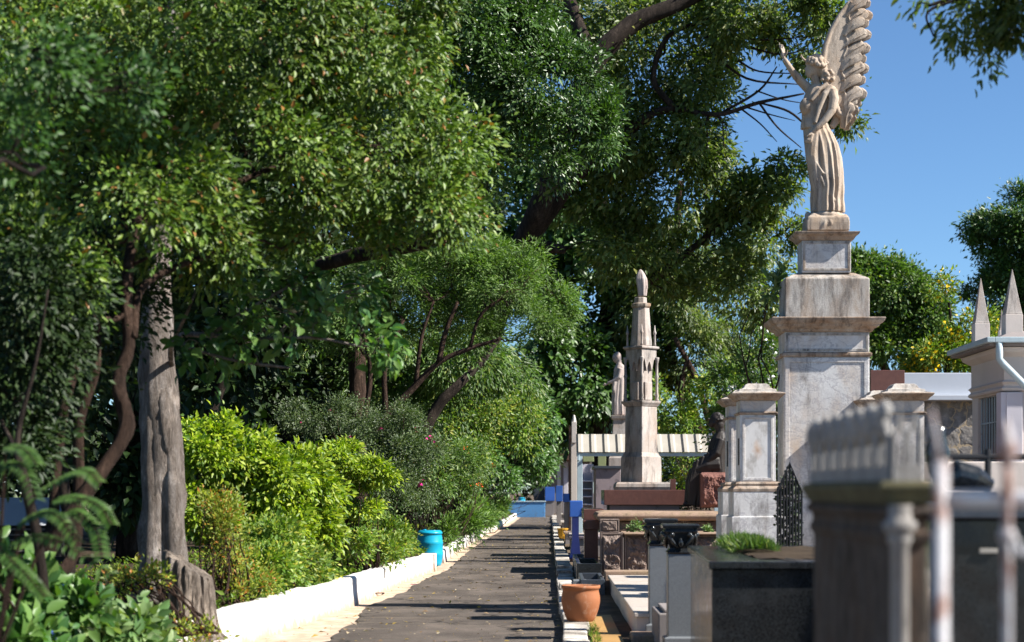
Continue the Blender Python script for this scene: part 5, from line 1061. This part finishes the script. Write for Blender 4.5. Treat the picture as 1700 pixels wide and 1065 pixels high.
# backdrop trees deep in the garden
bk = [(-150, 40, 40), (60, 48, 33), (210, 36, 21), (360, 44, 34), (470, 52, 38), (600, 64, 45), (-400, 30, 30), (720, 84, 60), (800, 104, 80)]
for i, (a, d_, q) in enumerate(bk):
    k = 34/d_*1.15
    tree('garden_tree', ('deep shaded tree at the far left of the garden', 'dark tree filling the gap between the twisted stems and the grey trunk', 'slim dark tree just behind the grey trunk', 'dark tree behind the lime hedge', 'dark tree behind the large leaved branches', 'dark tree behind the feathery crown', 'shaded tree beyond the left frame edge', 'tall dark tree above the feathery crown', 'tall dark tree over the far end of the path')[i], 'tree',
         [(a, 815+1.4*F/d_, d_, 16*k), (a+10, 700, d_, 14*k), (a-10, 450, d_, 12*k), (a+20, 200, d_, 9*k)],
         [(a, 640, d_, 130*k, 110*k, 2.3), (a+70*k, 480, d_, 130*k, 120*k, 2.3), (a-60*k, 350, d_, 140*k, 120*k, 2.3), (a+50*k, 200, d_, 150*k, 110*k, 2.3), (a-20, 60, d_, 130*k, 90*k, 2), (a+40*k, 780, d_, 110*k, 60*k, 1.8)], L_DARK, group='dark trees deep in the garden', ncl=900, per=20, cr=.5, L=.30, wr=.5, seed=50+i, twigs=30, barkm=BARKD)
rng = np.random.default_rng(99)
wood = [(x_, y_, 3.2, 4.2, 2.2, 4.6) for x_, y_ in ((-5.2, 78), (-8, 70), (-11, 64), (-14, 58), (-17, 50), (-19, 42), (-21, 34), (-22, 26), (-8, 88), (-8, 98), (-8.5, 110), (-9, 124), (-10, 140), (-4, 152), (3, 158), (10, 150), (-12, 72), (-22, 20), (12, 124), (17, 122), (22, 121), (28, 119), (34, 116), (41, 112), (48, 108))]
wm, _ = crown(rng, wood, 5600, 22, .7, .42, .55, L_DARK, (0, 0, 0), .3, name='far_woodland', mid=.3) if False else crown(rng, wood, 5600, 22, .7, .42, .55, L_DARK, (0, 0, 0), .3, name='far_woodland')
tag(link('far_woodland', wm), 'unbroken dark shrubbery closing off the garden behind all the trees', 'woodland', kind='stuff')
# --- right side trees
tree('round_green_tree', 'round crowned green tree right of the angel pedestal', 'tree', [(1480, 815, 82, 9), (1478, 650, 82, 8), (1465, 600, 82, 7), (1450, 540, 82, 4)],
     [(1440, 480, 82, 55, 45, 1.8), (1490, 490, 82, 55, 48, 1.8), (1530, 540, 82, 50, 50, 1.8), (1470, 570, 82, 55, 45, 1.8), (1550, 590, 82, 40, 40, 1.5), (1420, 540, 82, 40, 60, 1.6)], L_MID, ncl=2000, per=22, cr=.34, L=.22, wr=.45, seed=60, twigs=60)
tree('yellow_flowering_tree', 'small tree with clusters of bright yellow flowers', 'tree', [(1565, 815, 56, 5), (1570, 640, 56, 4), (1580, 560, 56, 3), (1575, 500, 56, 2)],
     [(1560, 600, 56, 50, 35, 1), (1600, 610, 56, 40, 40, 1), (1565, 480, 56, 24, 16, .5), (1530, 610, 56, 28, 28, .8), (1590, 560, 56, 26, 24, .6), (1625, 540, 56, 24, 24, .5), (1655, 590, 56, 36, 40, .8)], L_GROUND, ncl=620, per=20, cr=.24, L=.15, wr=.35, seed=61, twigs=30, droop=.1, bloom=(YFLOWER, 95, .13, 10))
tree('dark_conifer', 'tall dark tree at the right edge behind the chapel pinnacles', 'tree', [(1700, 815, 100, 13), (1700, 560, 100, 12), (1705, 400, 100, 8), (1720, 340, 100, 5)],
     [(1690, 360, 100, 60, 45, 2.2), (1650, 400, 100, 50, 40, 2), (1720, 430, 100, 80, 60, 2.5), (1630, 480, 100, 30, 26, 1.2), (1690, 500, 100, 70, 60, 2.4), (1790, 400, 100, 80, 120, 3), (1720, 570, 100, 90, 60, 2.4), (1605, 385, 100, 20, 18, .8)], L_DENSE, ncl=2600, per=22, cr=.4, L=.25, wr=.45, seed=62, twigs=60, jitter=.1)
tree('overhanging_tree', 'tree overhanging from outside the frame, drooping leaves in the top right corner', 'tree', [(2150, 1100, 12.73, 40), (2120, 600, 12.85, 36), (2060, 100, 13.11, 30), (1950, -150, 13.36, 20), (1800, -130, 13.68, 12), (1680, -60, 13.87, 7), (1590, -10, 14.00, 4), (1540, 10, 14.00, 2.5)],
     [(1630, 15, 14.00, 85, 48, .5), (1590, 60, 14.00, 38, 30, .2), (1628, 105, 14.00, 26, 34, .15), (1700, 60, 14.00, 36, 36, .2), (1690, 40, 14.00, 55, 34, .3), (1540, 5, 14.00, 25, 18, .1), (1760, -40, 14.00, 140, 70, .6), (1900, -120, 13.68, 200, 120, 1.0)],
     L_EUCA, limbs=[[(1600, -5, 14.00, 3), (1540, 20, 14.00, 2.2), (1550, 60, 14.00, 1.4)]], ncl=620, per=13, cr=.11, L=.078, wr=.38, seed=63, droop=1.0, twigs=80, hi=True, jitter=.04)
bush('pedestal_sprig', 'yellow green leafy sprig growing against the upper block of the angel pedestal', 'plant', (1288, 25.6), [(1283, 480, 25.6, 8, 26, .08), (1294, 460, 25.5, 5, 12, .05)], L_PALE, ncl=22, per=4, cr=.07, L=.15, seed=64, stems=5, wr=.4, droop=-.2, hi=True, zbase=3.0)
# --- lower left broad leaf plants and ferny seedlings
bush('broad_leaf_clump', 'clump of broad glossy leaves in the lower left corner', 'plant', (70, 14.2), [(30, 1010, 14, 70, 50, .4), (120, 1020, 14.5, 70, 40, .4), (-60, 940, 13.5, 80, 80, .5), (60, 1090, 13.6, 150, 50, .5), (10, 950, 14, 25, 30, .2)], L_BROAD, ncl=330, per=7, cr=.12, L=.14, seed=65, stems=30, wr=.55, droop=-.1, hi=True, bloom=(BFLOWER, 4, .035, 6))
bush('pale_leaf_plant', 'pale variegated broad leaved plant at the bottom left edge', 'plant', (200, 15), [(205, 1045, 15, 60, 25, .35), (150, 1050, 15, 50, 20, .3), (260, 1080, 15.4, 60, 25, .3)], L_PALE, ncl=120, per=6, cr=.10, L=.15, seed=66, stems=14, wr=.55, droop=-.1, hi=True)
bush('stump_weeds', 'small weeds sprouting around the foot of the cut stump', 'plant', (280, 17.2), [(290, 1055, 17, 60, 16, .3), (230, 985, 17.6, 70, 40, .3), (345, 1060, 17.3, 30, 18, .2)], L_WEED, ncl=170, per=9, cr=.10, L=.05, seed=67, stems=60, wr=.5, droop=-.1)
def frond(m_pos, m_dir, m_up, pts, n, ll):
    pts = [np.array(P(*p)) for p in pts]; q = np.array([a for a in spl([(*p, 0) for p in pts], 12)])[:, :3]
    idx = np.linspace(1, len(q)-2, n).astype(int); up = np.array((0, -.55, .8))
    for j, i in enumerate(idx):
        t = q[i+1]-q[i-1]; t /= np.linalg.norm(t)+1e-9; sd = np.cross(t, up); sd /= np.linalg.norm(sd)
        for sg in (-1, 1): m_pos.append(q[i]); m_dir.append(sd*sg+t*.45+np.array((0, 0, -.25))); m_up.append(up)
    return q
ff = thing('feather_leaved_sapling', (X(20, 9.5), 9.5, .3), 'sapling with long feather shaped leaves in front of the twisted stems', 'plant')
ps, ds, us = [], [], []; mst = MB()
fr = [[(20, 900, 9.5), (60, 890, 9.4), (110, 905, 9.3), (187, 955, 9.2)], [(110, 850, 9.5), (130, 850, 9.4), (160, 880, 9.3), (170, 925, 9.2)], [(90, 830, 9.5), (125, 825, 9.4), (165, 840, 9.3), (185, 870, 9.3)], [(60, 820, 9.5), (110, 790, 9.4), (140, 780, 9.3), (165, 800, 9.3)],
      [(-20, 800, 9.5), (10, 770, 9.5), (40, 780, 9.3), (60, 830, 9.2)], [(-10, 900, 9.5), (20, 930, 9.3), (50, 960, 9.2), (75, 990, 9.2)], [(10, 740, 9.5), (40, 745, 9.4), (60, 770, 9.3)], [(30, 870, 9.5), (70, 850, 9.4), (100, 860, 9.3), (128, 900, 9.3)]]
for pts in fr: q = frond(ps, ds, us, pts, 20, .05); mst.tube(q, .0035, 5)
for a in ((-20, 800), (60, 820), (30, 870), (-10, 900), (10, 740), (110, 850)): mst.tube([P(-10, 1100, 9.6), P(a[0]*.6, a[1]+60, 9.55), P(a[0], a[1], 9.5)], [.012, .009, .005], 6)
part(mst, 'stem', BARKB, ff); link('leaflets', leaf_mesh('leaflets', np.array(ps), np.array(ds), np.array(us),   .058, .36, L_DENSE, ff.location, True), ff)
# --- white tomb seen behind the stems, left edge
wt = thing('white_tomb', (X(40, 38), 38.5, .3), 'white sloped roof tomb with dark louvred side glimpsed between the stems', 'tomb')
m = MB(); m.loft([[(X(-60, 38), 38, Z(872, 38)), (X(92, 38), 38, Z(872, 38)), (X(92, 38), 40, Z(872, 38)), (X(-60, 38), 40, Z(872, 38))], [(X(-60, 38), 38.8, Z(826, 38)), (X(100, 38), 38.8, Z(826, 38)), (X(100, 38), 39.4, Z(826, 38)), (X(-60, 38), 39.4, Z(826, 38))]]); part(m, 'roof', WHITEP, wt, .01)
m = MB(); m.box(X(-60, 38), X(88, 38), 38.12, 39.9, .3, Z(874, 38)); part(m, 'body', IRON, wt)
m = MB()
for k in range(6): m.box(X(-60, 38), X(88, 38), 38.04, 38.11, Z(880+k*9, 38), Z(877+k*9, 38))
part(m, 'louvre', GREYC, wt)
# --- ledge plants on the sandstone wall and planter grass
for (a, b_, d_, rr, lb) in ((1056, 877, 33.4, 11, 'small pale green plant on the sandstone ledge left of the dark capitals'), (1171, 883, 33.4, 9, 'small green plant on the sandstone ledge near the white pier')):
    bush('ledge_plant', lb, 'plant', (a, d_), [(a, b_, d_, rr, rr*.7, .12)], L_PALE, ncl=26, per=9, cr=.05, L=.06, seed=int(a), stems=5, wr=.5, zbase=.92)
def tuft(name, label, x0, x1, y0, y1, z, n, h, mat, seed, mound=.0):
    rng = np.random.default_rng(seed); c = rng.random((n//14, 2)); i = rng.integers(0, len(c), n)
    x = x0+(x1-x0)*(c[i, 0]+rng.normal(size=n)*.03); y = y0+(y1-y0)*(c[i, 1]+rng.normal(size=n)*.03)
    zz = z+mound*np.clip(1-((x-(x0+x1)/2)/((x1-x0)/2))**2, 0, 1); pos = np.stack([x, y, zz], 1)
    d = rng.normal(size=(n, 3))*.5; d[:, 2] = .8; hh = h*(.4+.8*rng.random(n))*np.clip(1.25-np.abs((x-(x0+x1)/2)/((x1-x0)/2))**2, .25, 1)
    me = leaf_mesh(name, pos, d, rng.normal(size=(n, 3)), hh, .09, mat, (0, 0, 0)); o = link(name, me); tag(o, label, 'grass', kind='stuff')
tuft('planter_grass', 'tufts of green grass growing on the black granite planter', X(1205, 15.6), X(1285, 15.6), 15.0, 16.8, 1.185, 3600, .125, L_MID, 5, .03)
tuft('kerb_grass', 'thin grass in the joints beside the kerb walk', .44, .56, 17, 24, .09, 900, .08, L_GROUND, 6)
# weeds along the plots, litter of dry leaves on the bed
rng = np.random.default_rng(9); N = 26000; yy = 12+100*rng.random(N)**1.6; xx = np.array([interp(ALLCP, q) for q in yy])-.28-rng.random(N)**1.5*5; zz = np.array([bedz(a, b_) for a, b_ in zip(xx, yy)])+.02+rng.random(N)*.12
d_ = rng.normal(size=(N, 3)); d_[:, 2] = np.abs(d_[:, 2])
tag(link('bed_weeds', leaf_mesh('bed_weeds', np.stack([xx, yy, zz], 1), d_, rng.normal(size=(N, 3))*.4+np.array((0, 0, 1)), .09*(.5+rng.random(N)), .45, L_GROUND, (0, 0, 0))), 'low mixed weeds carpeting the garden bed', 'ground cover', kind='stuff')
